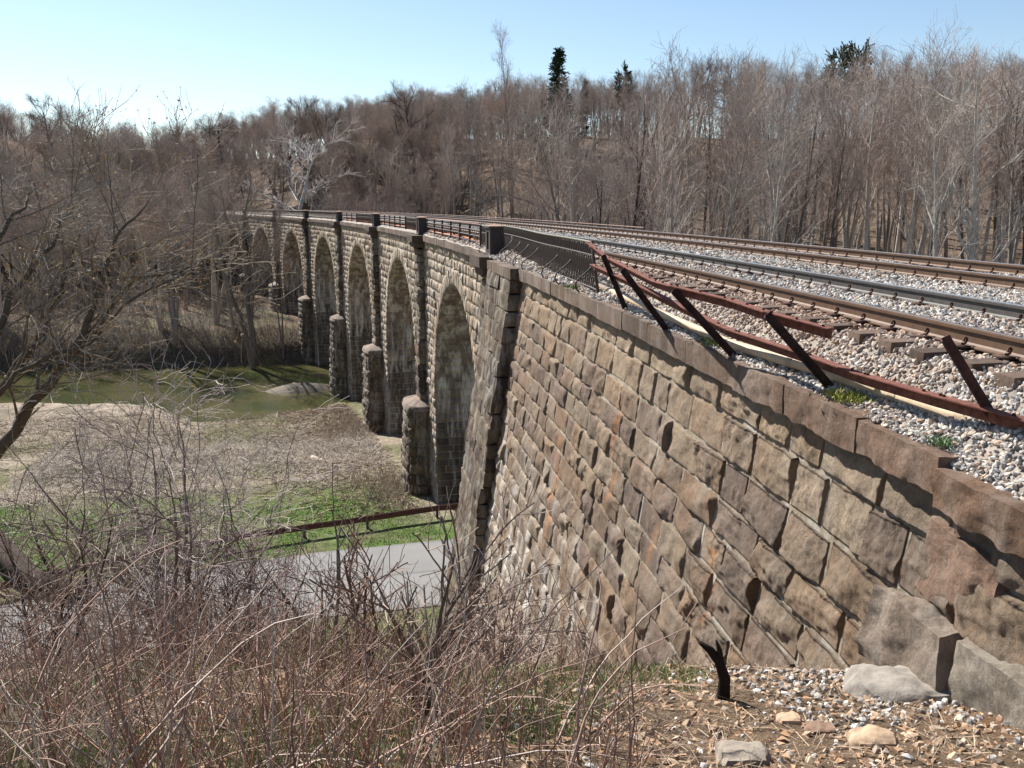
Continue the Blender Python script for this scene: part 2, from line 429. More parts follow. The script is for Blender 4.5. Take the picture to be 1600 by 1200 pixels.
# road
def road_edges(off):
    n = np.interp(off, [-90, -40, -22, -19.7, -8, 0, 40], [20.5, 29.0, 34.2, 34.8, 37.4, 37.6, 38.5])
    f = np.interp(off, [-90, -40, -22, -16, -8, 0, 40], [27.0, 36.0, 41.5, 43.6, 45.1, 45.5, 46.0]); return n, f
mb = MB(); oo = np.concatenate([np.linspace(-80, -30, 20), np.linspace(-29, 30, 100)]); n_, f_ = road_edges(oo)
kk = np.array([0, .03, .06, .3, .46, .475, .49, .505, .75, .94, .97, 1]); S = n_[:, None] + (f_ - n_)[:, None] * kk; O = np.repeat(oo[:, None], 12, 1); p = T(S, O, 0)
zz = ground(p[..., 0], p[..., 1], True); p[..., 2] = np.maximum(-17.54, zz + .03) + .05 * (1 - (2 * kk - 1) ** 2)
rt = np.broadcast_to(np.array([.75, .9, 1, 1.02, 1.0, .72, .72, .93, .92, .95, .88, .7])[None, :, None], p.shape) * (1 + .05 * vn(p, .6, 2)[..., None]); mb.add(p, gridf(len(oo), 12), rt.reshape(-1, 3)); tag(mb.build('road', M['asphalt']), kind='structure')

# ------------------------------------------------------------------ the viaduct
SK = 33.2 + 22.5 * np.arange(9)             # pilaster centres
CK = SK[:-1] + 11.1                         # arch centres
R0, RO, ZS = 7.3, 8.05, -11.2; OFF = -0.8; OFB = 6.0; TOP = -2.14; NA = 7
via = empty('stone_viaduct', T(100, 0, -20), 'long curved brown stone railway viaduct with seven tall arches over the river', 'viaduct')
WB = lambda z: -1.15 - (TOP - z) / 7.0
mW = lambda u, v, h: T(u, WB(v) - h, v)
mM = lambda u, v, h: T(u, OFF - h, v)
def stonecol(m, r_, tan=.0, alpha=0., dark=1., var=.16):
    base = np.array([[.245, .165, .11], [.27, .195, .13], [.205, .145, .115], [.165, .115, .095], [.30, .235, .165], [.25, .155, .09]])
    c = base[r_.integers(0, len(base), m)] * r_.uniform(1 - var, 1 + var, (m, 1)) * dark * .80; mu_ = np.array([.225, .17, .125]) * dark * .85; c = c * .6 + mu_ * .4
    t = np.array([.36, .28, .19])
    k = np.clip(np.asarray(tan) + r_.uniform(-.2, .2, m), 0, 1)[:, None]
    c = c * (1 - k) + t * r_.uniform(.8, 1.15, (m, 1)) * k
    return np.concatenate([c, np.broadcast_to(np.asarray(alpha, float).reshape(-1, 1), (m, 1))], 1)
def courses(z0, z1, h, r_):
    z = [z0]
    while z[-1] < z1 - h * .6: z.append(z[-1] + h * r_.uniform(.85, 1.15))
    z = np.array(z); return z0 + (z - z0) * (z1 - z0) / (z[-1] - z0)
def rowrects(a, b, z0, z1, L, r_):
    if b - a < .12: return []
    n = max(1, int(round((b - a) / L))); w = r_.uniform(.6, 1.5, n); e = a + (b - a) * np.concatenate([[0], np.cumsum(w) / w.sum()])
    return [(e[i], e[i + 1], z0, z1) for i in range(n)]
MORT = (.30, .245, .175)
# --- wing wall beside the camera (battered, big rock-faced blocks)
r_ = np.random.default_rng(3)
mb = MB()
uu = np.linspace(2.2, 31.2, 90); vv = np.linspace(-19, TOP, 30); U, V = np.meshgrid(uu, vv, indexing='ij')
mb.add(mW(U, V, U * 0 - .012), gridf(90, 30), (*MORT, .6))
ZC = courses(-18.6, TOP, .47, r_)
def foot(s):  # ground height along the wall foot
    p = T(s, -2.0, 0); return float(ground(p[0], p[1]))
near, mid, farb = [], [], []
for z0, z1 in zip(ZC[:-1], ZC[1:]):
    for rc in rowrects(2.4 + r_.uniform(-.4, .2), 31.0, z0, z1, .92, r_):
        sc = (rc[0] + rc[1]) / 2
        if z1 < foot(sc) - .5: continue
        if sc < 3.6 and False: continue
        (near if sc < 11 else mid if sc < 18 else farb).append(rc)
for lst, nx, ny, sd in ((near, 40, 26, 1), (mid, 22, 16, 2), (farb, 13, 11, 3)):
    a = np.array(lst); zc = (a[:, 2] + a[:, 3]) / 2
    tan = np.clip(.62 - (TOP - zc) / 2.4, 0, .55)
    al = np.where((a[:, 0] > 14), np.clip((TOP - zc - 3) / 5, 0, .9), .12)
    blocks(mb, a, mW, nx, ny, .070, stonecol(len(a), r_, tan, al), .022, 0, 4.5, sd, streaks=[(10.1, -4.8, -4.15, .10), (10.0, -5.3, -4.8, .07), (15.1, -4.6, -3.5, .10), (14.8, -5.4, -4.5, .07), (12.4, -5.6, -4.6, .08), (19, -7.5, -5, .2)])
w = mb.build('wing_wall', M['stone'], via)
# rough quoins and footing blocks at the wall's end, bottom right of the view
mb = MB()
def mapQ(a, b, c):
    p = np.stack([a, b, c], -1); return T(a + .11 * vn(p, 1.6, 71), b + .10 * vn(p, 1.9, 72) + .16 * (c + 3.0) * (a - 5.2) * .6, c + .10 * vn(p, 1.7, 73))
q = [(5.25, 6.2, -1.30, -1.05, -3.02, -2.36), (5.55, 6.5, -1.50, -1.1, -3.72, -3.08), (4.0, 5.5, -1.44, -1.1, -3.75, -3.06), (3.0, 4.8, -1.34, -1.05, -3.02, -2.4), (4.4, 5.5, -1.62, -1.1, -4.3, -3.76)]
rough(mb, q, mapQ, 56, .16, .085, 4.2, np.array([[.235, .15, .105, .1], [.25, .195, .15, .2], [.27, .23, .18, .2], [.27, .215, .16, .3], [.29, .25, .2, .2]]), 4)
mb.build('quoin', M['stone'], via)
# --- main wall with arches
def hw(z, R): return np.where(z <= ZS, R, np.sqrt(np.maximum(R * R - (z - ZS) ** 2, 0)))
mb = MB(); mback = MB()
SE = SK[NA] + 8
for off, sg in ((OFF + .012, 1), (OFB, -1)):
    ssx = np.unique(np.concatenate([np.linspace(29, SE, 300)] + [c + R0 * np.sin(np.linspace(-PI / 2, PI / 2, 41)) for c in CK[:NA]] + [[c - R0 - .001, c + R0 + .001] for c in CK[:NA]]))
    zlow = np.full(len(ssx), -22.5)
    for c in CK[:NA]:
        i = np.abs(ssx - c) <= R0; zlow[i] = ZS + np.sqrt(np.maximum(R0 ** 2 - (ssx[i] - c) ** 2, 0)) + .01
    k = np.linspace(0, 1, 6); Zg = zlow[:, None] + (TOP - zlow)[:, None] * k; Sg = np.repeat(ssx[:, None], 6, 1)
    (mback if sg < 0 else mb).add(T(Sg, off, Zg), gridf(len(ssx), 6), (*(MORT if sg > 0 else (.2, .16, .12)), .3))
ZM = courses(-21.6, TOP, .5, r_)
A_, B_ = [], []
for z0, z1 in zip(ZM[:-1], ZM[1:]):
    h = float(hw(np.array(z1), RO)) if z1 > ZS else R0 + .0
    if z0 > ZS + RO: h = 0
    if z1 > ZS and z1 > ZS + RO: h = 0
    edges = [31.0]
    for c in CK[:NA]:
        if h > 0: edges += [c - h, c + h]
    edges.append(SE)
    for i in range(0, len(edges), 2):
        for rc in rowrects(edges[i], edges[i + 1], z0, z1, .8, r_):
            (A_ if rc[0] < 62 else B_).append(rc)
for lst, nx, ny, sd in ((A_, 7, 6, 5), (B_, 5, 5, 6)):
    a = np.array(lst); zc = (a[:, 2] + a[:, 3]) / 2
    blocks(mb, a, mM, nx, ny, .075, stonecol(len(a), r_, np.clip(.5 - (TOP - zc) / 9, .05, .5), .55), .03, 0, 4, sd)
mb.build('spandrel_wall', M['stone'], via); mback.build('rear_wall', M['stone'], via)
# --- voussoir rings and the barrels behind them
for k, c in enumerate(CK[:NA]):
    mb = MB(); n = 49; e = np.linspace(-PI / 2, PI / 2, n + 1)
    rc = [(e[i], e[i + 1], R0, RO + (.12 if i == n // 2 else r_.uniform(-.04, .04))) for i in range(n)]
    mV = lambda u, v, h: T(c + v * np.sin(u), OFF - h, ZS + v * np.cos(u))
    cs = stonecol(n, r_, .65, .5)
    # gap must be angular here, so squeeze rects beforehand
    rcv = np.array(rc); rcv[:, 0] += .0012; rcv[:, 1] -= .0012
    blocks(mb, rcv, mV, 6, 6, .05, cs, .002, .045, 4, 20 + k)
    L1 = R0 * PI / 2; Lt = L1 + 11
    for sg in (1, -1):
        def mB(u, v, h, sg=sg):
            th = np.minimum(u, L1) / R0; rr_ = R0 - h
            s = c + sg * np.where(u < L1, rr_ * np.sin(th), rr_); z = np.where(u < L1, ZS + rr_ * np.cos(th), ZS - (u - L1)); return T(s, v, z)
        uu = np.concatenate([np.linspace(0, L1, 24), np.linspace(L1 + .5, Lt, 8)]); vv = np.linspace(OFF + .0, OFB, 5)
        U, V = np.meshgrid(uu, vv, indexing='ij'); mb.add(mB(U, V, U * 0 - .012), gridf(len(uu), 5), (.22, .19, .15, .8))
        if sg > 0:
            rows = courses(0, Lt, .46, r_); rl = []
            for a0, a1 in zip(rows[:-1], rows[1:]):
                for x in rowrects(OFF + .03, OFB, a0, a1, .85, r_): rl.append((x[2], x[3], x[0], x[1]))
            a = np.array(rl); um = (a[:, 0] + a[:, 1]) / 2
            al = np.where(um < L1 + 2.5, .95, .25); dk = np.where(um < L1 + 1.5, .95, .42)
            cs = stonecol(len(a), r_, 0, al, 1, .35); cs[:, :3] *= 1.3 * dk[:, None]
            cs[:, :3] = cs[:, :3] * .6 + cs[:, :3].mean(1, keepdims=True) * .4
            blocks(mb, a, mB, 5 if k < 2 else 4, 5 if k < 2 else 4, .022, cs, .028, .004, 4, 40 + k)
    mb.build('arch', M['stone'], via)
# --- pilasters (rock-faced, one lump per course) and round-nosed buttresses below
mZ = lambda a, b, c: T(a, b, c)
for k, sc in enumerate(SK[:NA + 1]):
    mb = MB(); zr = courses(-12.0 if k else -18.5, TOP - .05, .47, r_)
    bx = []
    for z0, z1 in zip(zr[:-1], zr[1:]):
        j = r_.uniform(-.10, .10, 4); wd = .8 if k else 1.05
        bx.append((sc - wd + j[0], sc + wd + j[1], OFF - .47 + j[2] + (0 if k else -.0), OFF + .1, z0 - .005, z1 + .005))
    rough(mb, bx, mZ, 14 if k == 0 else 9 if k < 3 else 7, .34, .14, 1.9, stonecol(len(bx), r_, .05, .3, .42), 60 + k)  # darker stone, lowered further: shade of the near sides put into the colour
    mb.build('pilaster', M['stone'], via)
    # shaped corbel cap under the iron pedestal
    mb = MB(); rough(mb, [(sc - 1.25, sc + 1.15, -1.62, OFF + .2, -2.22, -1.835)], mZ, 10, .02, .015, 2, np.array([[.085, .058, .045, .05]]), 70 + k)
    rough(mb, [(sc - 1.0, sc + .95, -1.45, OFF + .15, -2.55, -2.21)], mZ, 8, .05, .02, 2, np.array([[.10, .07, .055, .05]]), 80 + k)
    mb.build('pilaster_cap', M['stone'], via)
    if k == 0: continue
    mb = MB(); zb = -21.9; zt = -12.2
    def mR(u, v, h, sc=sc, k=k):   # u: metres round the nose, v: height
        phi = u / 5.9 * PI; b = (v - zt) / (zb - zt) * .35
        c_, s_ = np.cos(phi), np.sin(phi); return T(sc - (1.75 + b + h) * np.sign(c_) * np.abs(c_) ** .5, OFF - (1.3 + b + h) * np.abs(s_) ** .5, v)
    uu = np.linspace(0, 5.9, 20); vv = np.linspace(zb, zt, 8); U, V = np.meshgrid(uu, vv, indexing='ij')
    mb.add(mR(U, V, U * 0 - .012), gridf(20, 8), (.12, .095, .07, .3))
    rl = []
    for z0, z1 in zip(*(lambda z: (z[:-1], z[1:]))(courses(zb, zt, .62, r_))): rl += rowrects(.0, 5.9, z0, z1, .85, r_)
    blocks(mb, rl, mR, 10 if k < 3 else 7, 9 if k < 3 else 6, .12, stonecol(len(rl), r_, .05, .3, .42), .03, 0, 3, 90 + k)  # same lowered stone tone, carrying the near side's shade in its colour
    # sloping capstones
    uu = np.linspace(0, PI, 25); vv = np.linspace(0, 1, 9); U, V = np.meshgrid(uu, vv, indexing='ij')
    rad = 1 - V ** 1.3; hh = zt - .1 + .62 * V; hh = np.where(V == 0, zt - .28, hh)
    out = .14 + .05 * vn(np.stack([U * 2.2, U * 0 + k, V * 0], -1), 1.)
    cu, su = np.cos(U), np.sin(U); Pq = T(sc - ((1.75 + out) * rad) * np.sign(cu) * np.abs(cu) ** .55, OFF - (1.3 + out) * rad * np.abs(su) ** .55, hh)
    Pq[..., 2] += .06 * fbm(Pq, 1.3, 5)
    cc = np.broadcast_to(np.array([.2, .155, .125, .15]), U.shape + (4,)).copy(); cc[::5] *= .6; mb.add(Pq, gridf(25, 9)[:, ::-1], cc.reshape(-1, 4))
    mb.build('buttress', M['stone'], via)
# broad battered pilaster at the corner of the wing wall
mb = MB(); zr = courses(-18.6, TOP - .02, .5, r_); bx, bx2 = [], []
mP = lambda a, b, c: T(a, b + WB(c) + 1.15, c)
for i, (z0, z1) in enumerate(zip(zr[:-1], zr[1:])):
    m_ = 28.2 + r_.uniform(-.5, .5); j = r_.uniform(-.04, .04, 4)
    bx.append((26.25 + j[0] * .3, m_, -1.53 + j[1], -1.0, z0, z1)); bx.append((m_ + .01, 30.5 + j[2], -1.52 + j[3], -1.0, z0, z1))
rough(mb, bx, mP, 16, .20, .11, 2.2, stonecol(len(bx), r_, .05, .35, .42), 101)  # whole pilaster toned down to paint in the deep shade of its near side
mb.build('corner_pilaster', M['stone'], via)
# --- coping stones
def coping(sa, sb, o0, o1, L, n, amp, sd, dz=0., base=(.135, .095, .07)):
    mb = MB(); bx = []; s = sa
    while s < sb - .05:
        l = min(L * r_.uniform(.8, 1.25), sb - s)
        if sb - s - l < .4: l = sb - s
        j = r_.uniform(-.012, .012, 3); bx.append((s + .006, s + l - .006, o0 + j[0], o1, -2.16 + j[1] + dz, -1.85 + j[2] + dz)); s += l
    cs = np.concatenate([np.array(base)[None] * r_.uniform(.75, 1.3, (len(bx), 1)), np.full((len(bx), 1), .18)], 1)
    rough(mb, bx, mZ, n, .02, amp, 5, cs, sd); return mb.build('coping', M['stone'], via)
coping(1.0, 6.05, -1.36, -.72, 1.7, 40, .06, 110, -.07, (.17, .105, .068))
coping(6.06, 10.5, -1.32, -.72, 1.5, 36, .045, 111, 0., (.15, .098, .068))
coping(10.5, 26.1, -1.32, -.72, 1.5, 14, .02, 112)
coping(26.12, 30.6, -1.56, -.72, 1.2, 10, .015, 113)
coping(30.62, SE, -.98, -.3, 1.6, 6, .012, 114)
coping(29.72, SE, OFB - .3, OFB + .15, 1.6, 4, .01, 115)
# deck filling
mb = MB(); ss = np.linspace(-30, SE + 60, 140)
S, O = np.meshgrid(ss, np.array([-.75, OFB + .1]), indexing='ij'); mb.add(T(S, O, S * 0 - 2.0), gridf(140, 2), (.2, .18, .16)); mb.build('deck', M['stone'], via)
mb = MB(); boxT(mb, SE, SE + 1.2, OFF - 1, OFB + .5, -22, -2.3, (.2, .15, .11, .2)); mb.build('abutment', M['stone'], via)

# ------------------------------------------------------------------ tracks
OFFR = [0, 1.5, 3.7, 5.2]; zr_ = lambda o: -1.124 + .023 * o
SB = np.linspace(-25, 260, 560)
PROF = np.array([(-.036, 0), (.036, 0), (.038, -.012), (.036, -.038), (.012, -.05), (.009, -.14), (.03, -.155), (.072, -.166), (.072, -.178), (-.072, -.178), (-.072, -.166), (-.03, -.155), (-.009, -.14), (-.012, -.05), (-.036, -.038), (-.038, -.012)])
def extrude(mb, prof, off, z, ss, c):
    n = len(prof); S = np.repeat(ss[:, None], n, 1); p = T(S, off + prof[None, :, 0], z + prof[None, :, 1])
    i = (np.arange(len(ss) - 1) * n)[:, None]; k = np.arange(n)[None]; k2 = (k + 1) % n
    mb.add(p, np.stack([i + k, i + k2, i + n + k2, i + n + k], -1).reshape(-1, 4), c)
def clips_at(mb, off, z, s, side):
    """a sprung steel rail clip: base lug and curled bar"""
    t = np.linspace(0, 1.6 * PI, 9); r0 = .032
    p = T(s - .05 + .012 * t, off + side * (.10 + r0 * np.cos(t) * .9), z - .15 + .035 + r0 * np.sin(t))
    addtube(mb, p, .013, 4, (.085, .045, .03)); 
    boxT(mb, s - .09, s + .09, off + side * .078, off + side * .17, z - .178, z - .155, (.07, .04, .03))
tracks = []
for ti, (offs, lab) in enumerate((((0, 1.5), 'nearer of the two railway tracks, rails on ties in pale gravel, beside the wall coping'), ((3.7, 5.2), 'farther of the two railway tracks, running along the woodland side'))):
    tr = empty('railway_track', T(0, sum(offs) / 2, -1.3), lab, 'railway track', 'railway tracks'); tracks.append(tr)
    for ri, o in enumerate(offs):
        z = zr_(o); mb = MB()
        cc = (.105, .058, .032) if (ti, ri) != (0, 1) else (.065, .058, .052)
        extrude(mb, PROF, o, z, SB, cc); rail = mb.build('rail', M['rail'], tr, smooth=False)
        mb = MB(); hp = np.array([(-.031, .001), (-.026, .0045), (.026, .0045), (.031, .001), (.026, -.004), (-.026, -.004)])
        shin = (.42, .44, .44) if (ti, ri) == (0, 1) else (.30, .25, .20) if ti == 0 else (.42, .43, .44)
        extrude(mb, hp, o, z, SB, shin); mb.build('rail_head', M['railhead'], rail, smooth=False)
        nc = 0; far_ = MB()
        for s in np.arange(2.2, 60, .61):
            for sd in (-1, 1):
                if nc < 100: mb = MB(); clips_at(mb, o, z, s + .05 * ((ti * 7 + ri) % 3), sd); mb.build('rail_clip', M['rust'], rail); nc += 1
                else: clips_at(far_, o, z, s, sd)
        x = far_.build('rail_clip', M['rust'], rail); x['kind'] = 'stuff'
    rest = MB(); nt_ = 0; zt = zr_(sum(offs) / 2) - .19
    for s in np.concatenate([np.arange(2.2, 100, .61), np.arange(-24, 2, .61)]):
        a, b = offs[0] - .52 + r_.uniform(-.04, .04), offs[1] + .52 + r_.uniform(-.04, .04)
        m1 = MB() if nt_ < 95 and s > 0 else rest
        ccw = np.array([.085, .06, .045]) * r_.uniform(.7, 1.5)
        rough(m1, [(s - .115, s + .115, a, b, zt - .16, zt)], lambda q, w, e: T(q, w, e + .023 * (w - sum(offs) / 2)), 5, .02, .008, 6, np.array([[*ccw, 0]]), int(s * 10))
        if m1 is not rest: m1.build('sleeper', M['wood'], tr); nt_ += 1
    x = rest.build('sleeper', M['wood'], tr); x['kind'] = 'stuff'

# ------------------------------------------------------------------ ballast bed
def bal(s, o):
    s = np.asarray(s, float); o = np.asarray(o, float)
    z = np.interp(o, [-1.3, -1.2, -1.0, -.78, -.52, -.1, 1.6, 2.6, 3.7, 5.4, 6.2, 8.2], [-1.93, -1.87, -1.82, -1.70, -1.40, -1.318, -1.285, -1.255, -1.235, -1.20, -1.33, -2.4])
    br = sst(s, 30, 33); z = z * (1 - br) + np.interp(o, [-.95, -.5, 0, 1.6, 5.4, 6.1], [-1.85, -1.62, -1.345, -1.31, -1.22, -1.75]) * br
    z = z - .085 * (1 - sst(s, 5.9, 6.6)) * (1 - sst(o, -1.1, -.8))
    return z + .03 * vn(np.stack([s, o, s * 0], -1), 1.3, 3)
mb = MB(); ss = np.concatenate([np.linspace(-30, 2, 60), np.linspace(2.1, 30, 260), np.linspace(30.3, 260, 500)])
for part_s, o0, o1 in ((ss[ss <= 30.01], -1.24, 8.2), (ss[ss >= 29.9], -.9, 6.05)):
    oo = np.linspace(o0, o1, 70); S, O = np.meshgrid(part_s, oo, indexing='ij')
    Zb = bal(S, O) + .012 * vn(np.stack([S, O, S * 0], -1), 17, 5)
    c = np.array([.22, .185, .155]) * (1 + .5 * vn(np.stack([S, O, S * 0], -1), 30, 9))[..., None]
    mb.add(T(S, O, Zb), gridf(len(part_s), 70)[:, ::-1], c.reshape(-1, 3))
# individual stones
ICO_V = None
def icos():
    t = (1 + 5 ** .5) / 2
    v = np.array([(-1, t, 0), (1, t, 0), (-1, -t, 0), (1, -t, 0), (0, -1, t), (0, 1, t), (0, -1, -t), (0, 1, -t), (t, 0, -1), (t, 0, 1), (-t, 0, -1), (-t, 0, 1)], float); v /= np.linalg.norm(v[0])
    f = np.array([(0, 11, 5), (0, 5, 1), (0, 1, 7), (0, 7, 10), (0, 10, 11), (1, 5, 9), (5, 11, 4), (11, 10, 2), (10, 7, 6), (7, 1, 8), (3, 9, 4), (3, 4, 2), (3, 2, 6), (3, 6, 8), (3, 8, 9), (4, 9, 5), (2, 4, 11), (6, 2, 10), (8, 6, 7), (9, 8, 1)]); return v, f
IV, IF = icos()
def stones(mb, pos, size, cols, r_, flat=.75):
    m = len(pos); q = r_.normal(size=(m, 3, 3)); u, _, vt = np.linalg.svd(q); Rm = u @ vt
    v = IV[None] * (1 + r_.uniform(-.32, .22, (m, 12, 1))); v = v * np.stack([np.ones(m), r_.uniform(.6, .95, m), r_.uniform(.4, flat, m)], -1)[:, None]
    v = np.einsum('mij,mkj->mki', Rm, v) * np.asarray(size)[:, None, None]; v = v + pos[:, None]
    mb.add(v, (IF[None] + (np.arange(m) * 12)[:, None, None]).reshape(-1, 3), np.repeat(cols, 12, 0))
def stonecols(m, r_):
    pal = np.array([[.56, .53, .48], [.43, .40, .36], [.29, .26, .235], [.46, .38, .30], [.38, .28, .205], [.60, .57, .51], [.24, .22, .21], [.35, .35, .35]])
    return pal[r_.integers(0, 8, m)] * r_.uniform(.62, 1.1, (m, 1))
r2 = np.random.default_rng(12)
for (sa, sb, dens, sz) in ((3.2, 8, 1350, .028), (8, 13, 850, .032), (13, 20, 400, .041), (20, 34, 170, .05), (34, 56, 50, .065)):
    n = int((sb - sa) * 7.6 * dens); s = r2.uniform(sa, sb, n); o = r2.uniform(-1.22, 6.4, n)
    if sa >= 34: o = r2.uniform(-.8, 5.9, n)
    keep = np.ones(n, bool)
    for ro in OFFR: keep &= np.abs(o - ro) > .10
    o, s = o[keep], s[keep]; n = len(s)
    p = T(s, o, bal(s, o) + r2.uniform(-.012, .022, n))
    cc = stonecols(n, r2); rusty = (np.exp(-((o + .3) / .5) ** 2) * .5 * np.clip((s - 6.5) / 3, 0, 1))[:, None]; cc = cc * (1 - rusty) + np.array([.33, .20, .13]) * r2.uniform(.7, 1.3, (n, 1)) * rusty
    st = sum(np.exp(-((o - ro) / .22) ** 2) for ro in OFFR)[:, None] * .6 + .25 * (vn(np.stack([s, o, o * 0], -1), .8, 6)[:, None] > .25); cc = cc * (1 - st) + cc * np.array([.7, .54, .42]) * st
    stones(mb, p, sz * r2.uniform(.45, 1.5, n), cc, r2)
tag(mb.build('ballast', M['ballast'], smooth=False), 'pale mixed gravel ballast spread under and between the tracks', 'gravel', kind='stuff')

# ------------------------------------------------------------------ iron pedestals
DK = (.035, .026, .024)
names = ['black iron pedestal nearest the camera, between the lattice railing and the pipe railing', 'second iron pedestal from the camera, with a slotted side and pyramid top', 'third iron pedestal from the camera, with pipe railing on its near side', 'fourth iron pedestal from the camera', 'fifth iron pedestal from the camera, far along the viaduct', 'sixth iron pedestal from the camera, far along the viaduct', 'farthest iron pedestal in view, by the riverside trees', 'iron pedestal hidden by trees at the far end']
for k in range(7):
    sc = SK[k]; o0, o1 = -1.10, -.55; e = empty('iron_pedestal', T(sc, -.83, -1.83), names[k], 'pedestal', 'iron pedestals along the parapet')
    mb = MB(); s0, s1 = sc - .5, sc + .5; zt, zb = -.83, -1.835
    boxT(mb, s0, s1, o0 + .05, o1, zb, zt, DK)
    # framed slot on the outer face
    for a, b, c, d in ((s0, s0 + .28, zb, zt), (s1 - .28, s1, zb, zt), (s0 + .28, s1 - .28, zb, zb + .2), (s0 + .28, s1 - .28, zt - .16, zt)): boxT(mb, a, b, o0, o0 + .049, c, d, (.05, .036, .032))
    mb.build('shaft', M['iron'], e, smooth=False)
    mb = MB(); boxT(mb, s0 - .06, s1 + .06, o0 - .06, o1 + .06, zt + .001, zt + .055, (.10, .075, .062))
    v = [T(s, o, zt + .056) for s, o in ((s0 - .03, o0 - .03), (s1 + .03, o0 - .03), (s1 + .03, o1 + .03), (s0 - .03, o1 + .03))] + [T(sc, (o0 + o1) / 2, zt + .13)]
    mb.add(np.array(v), np.array([[0, 1, 4], [1, 2, 4], [2, 3, 4], [3, 0, 4]]), (.26, .17, .12)); mb.build('cap', M['rust'], e, smooth=False)
    mb = MB(); boxT(mb, s0 - .07, s1 + .07, o0 - .07, o1 + .07, zb - .005, zb + .07, (.05, .035, .03)); mb.build('base', M['iron'], e, smooth=False)

# ------------------------------------------------------------------ lattice railings
IC = (.05, .037, .031)
def lattice(sa, sb, label, braces=(), lean=0., ot=-1.0, maxb=98, ot2=-.62, endpost=False, step=.20, zt=-.86, zb=-1.80):
    e = empty('iron_railing', T((sa + sb) / 2, ot, zb), label, 'railing', 'lattice iron railings on the parapet')
    L = sb - sa; n = min(maxb, int(L / step)); ss = sa + (np.arange(n) + .5) * L / n
    of = lambda s, z: (ot + (ot2 - ot) * np.clip((s - sa) / L, 0, 1)) - lean * np.clip((sb - s) / L, 0, 1) * (z - zb) / (zt - zb) + lean * .4 * np.clip((sb - s) / L, 0, 1)
    kk = np.linspace(sa, sb, max(4, int(L / 1.2)))
    for nm, z, w in (('top_rail', zt, .028), ('upper_rail', zt - .27, .018), ('lower_rail', zb + .06, .022)):
        mb = MB(); dz = -.03 * np.exp(-((kk - (sa + .45 * L)) / (L * .2)) ** 2) * (lean > 0)
        addtube(mb, T(kk, of(kk, z), z + dz), w, 6, IC if nm != 'top_rail' else (.12, .11, .075)); mb.build(nm, M['iron'], e)
    b0 = None
    for i, s in enumerate(ss):
        if b0 is None or lean > 0:
            mb = MB(); z = np.array([zt, zt - .27, zb + .06, zb]); addtube(mb, T(s, of(s, z), z), .015, 4, IC)
            # pointed-arch tracery between the two upper rails and a sharper one below
            t = np.linspace(0, PI, 7); zz = zt - .03 - .2 * (1 - np.sin(t)) ; st = L / n
            addtube(mb, T(s + st * .5 * np.cos(t), of(s, zz), zz), .005, 3, IC)
            t2 = np.linspace(0, 1, 5); z3 = zt - .27 - .5 * t2; addtube(mb, T(s + st * .5 * np.sin(t2 * PI), of(s, z3), z3), .011, 3, IC)
            mb.build('baluster', M['iron'], e)
        else: pass
        if lean == 0 and i == 0: b0 = True; # others built below in the same way
        if lean == 0 and i > 0:
            mb = MB(); z = np.array([zt, zb]); addtube(mb, T(s, of(s, z), z), .014, 4, IC)
            t = np.linspace(0, PI, 5); zz = zt - .03 - .2 * (1 - np.sin(t)); addtube(mb, T(s + L / n * .5 * np.cos(t), of(s, zz), zz), .012, 3, IC); mb.build('baluster', M['iron'], e)
    for s in braces:
        mb = MB(); t = np.linspace(0, 1, 14); oc = float(of(s, zb))
        oo = oc - .02 - .30 * np.sin(t * PI * .9) * (.25 + .75 * t) + (max(-1.27 - oc, -.45) + .12) * t ** 2 + .05 * np.sin(t * 2 * PI) ; zz = (zt - .30) + (-1.84 - zt + .30) * t
        sx = s - .16 * np.sin(t * PI * 1.5); addtube(mb, T(sx, oo, zz), .017, 6, (.04, .03, .027), True); mb.build('brace', M['iron'], e)
    if endpost:
        mb = MB(); s = sa - .02; z = np.array([zt + .03, zb - .1]); p = T(s, of(s, z), z)
        bar(mb, p[0], p[1], .07, .05, (.045, .03, .026), (1, 0, 0)); mb.build('end_post', M['iron'], e)
    return e
lattice(18.2, 32.55, 'leaning lattice railing with curved braces, on the near parapet beside the first pedestal', (18.7, 20.9, 22.6, 25.6, 27.3, 28.9, 30.6), .16, -1.08, endpost=True, zt=-.76)
lattice(33.75, 37.4, 'short piece of lattice railing just beyond the nearest pedestal', (35.2,), .02, -.62)
lattice(56.3, 64.0, 'piece of lattice railing just beyond the second pedestal', ot=-.62)
lattice(78.8, 90.5, 'lattice railing just beyond the third pedestal', ot=-.62)
for k, nmx in ((3, 'fourth and fifth'), (4, 'fifth and sixth'), (5, 'sixth and farthest')):
    lattice(SK[k] + .55, SK[k + 1] - .55, 'lattice railing between the %s pedestals' % nmx, ot=-.62, step=.23)

# ------------------------------------------------------------------ pipe railings with upright posts
def piperail(sa, sb, label, n):
    e = empty('pipe_railing', T((sa + sb) / 2, -.85, -1.82), label, 'railing', 'pipe railings filling gaps in the parapet')
    kk = np.linspace(sa, sb, 10)
    for z, c in ((-.83, (.17, .075, .05)), (-1.08, (.05, .04, .04)), (-1.32, (.06, .045, .04)), (-1.56, (.05, .04, .04))):
        mb = MB(); addtube(mb, T(kk, -.64, z), .026, 6, c); mb.build('crossbar', M['iron'], e)
    for s in np.linspace(sa + .1, sb - .3, n):
        mb = MB(); boxT(mb, s - .04, s + .04, -.685, -.595, -1.86, -.85, (.03, .024, .024)); mb.build('post', M['iron'], e, smooth=False)
piperail(37.5, 55.1, 'pipe railing with dark posts between the first and second pedestals', 7)
piperail(64.1, 77.6, 'pipe railing between the second and third pedestals', 6)
piperail(90.6, 100.1, 'pipe railing before the fourth pedestal', 4)
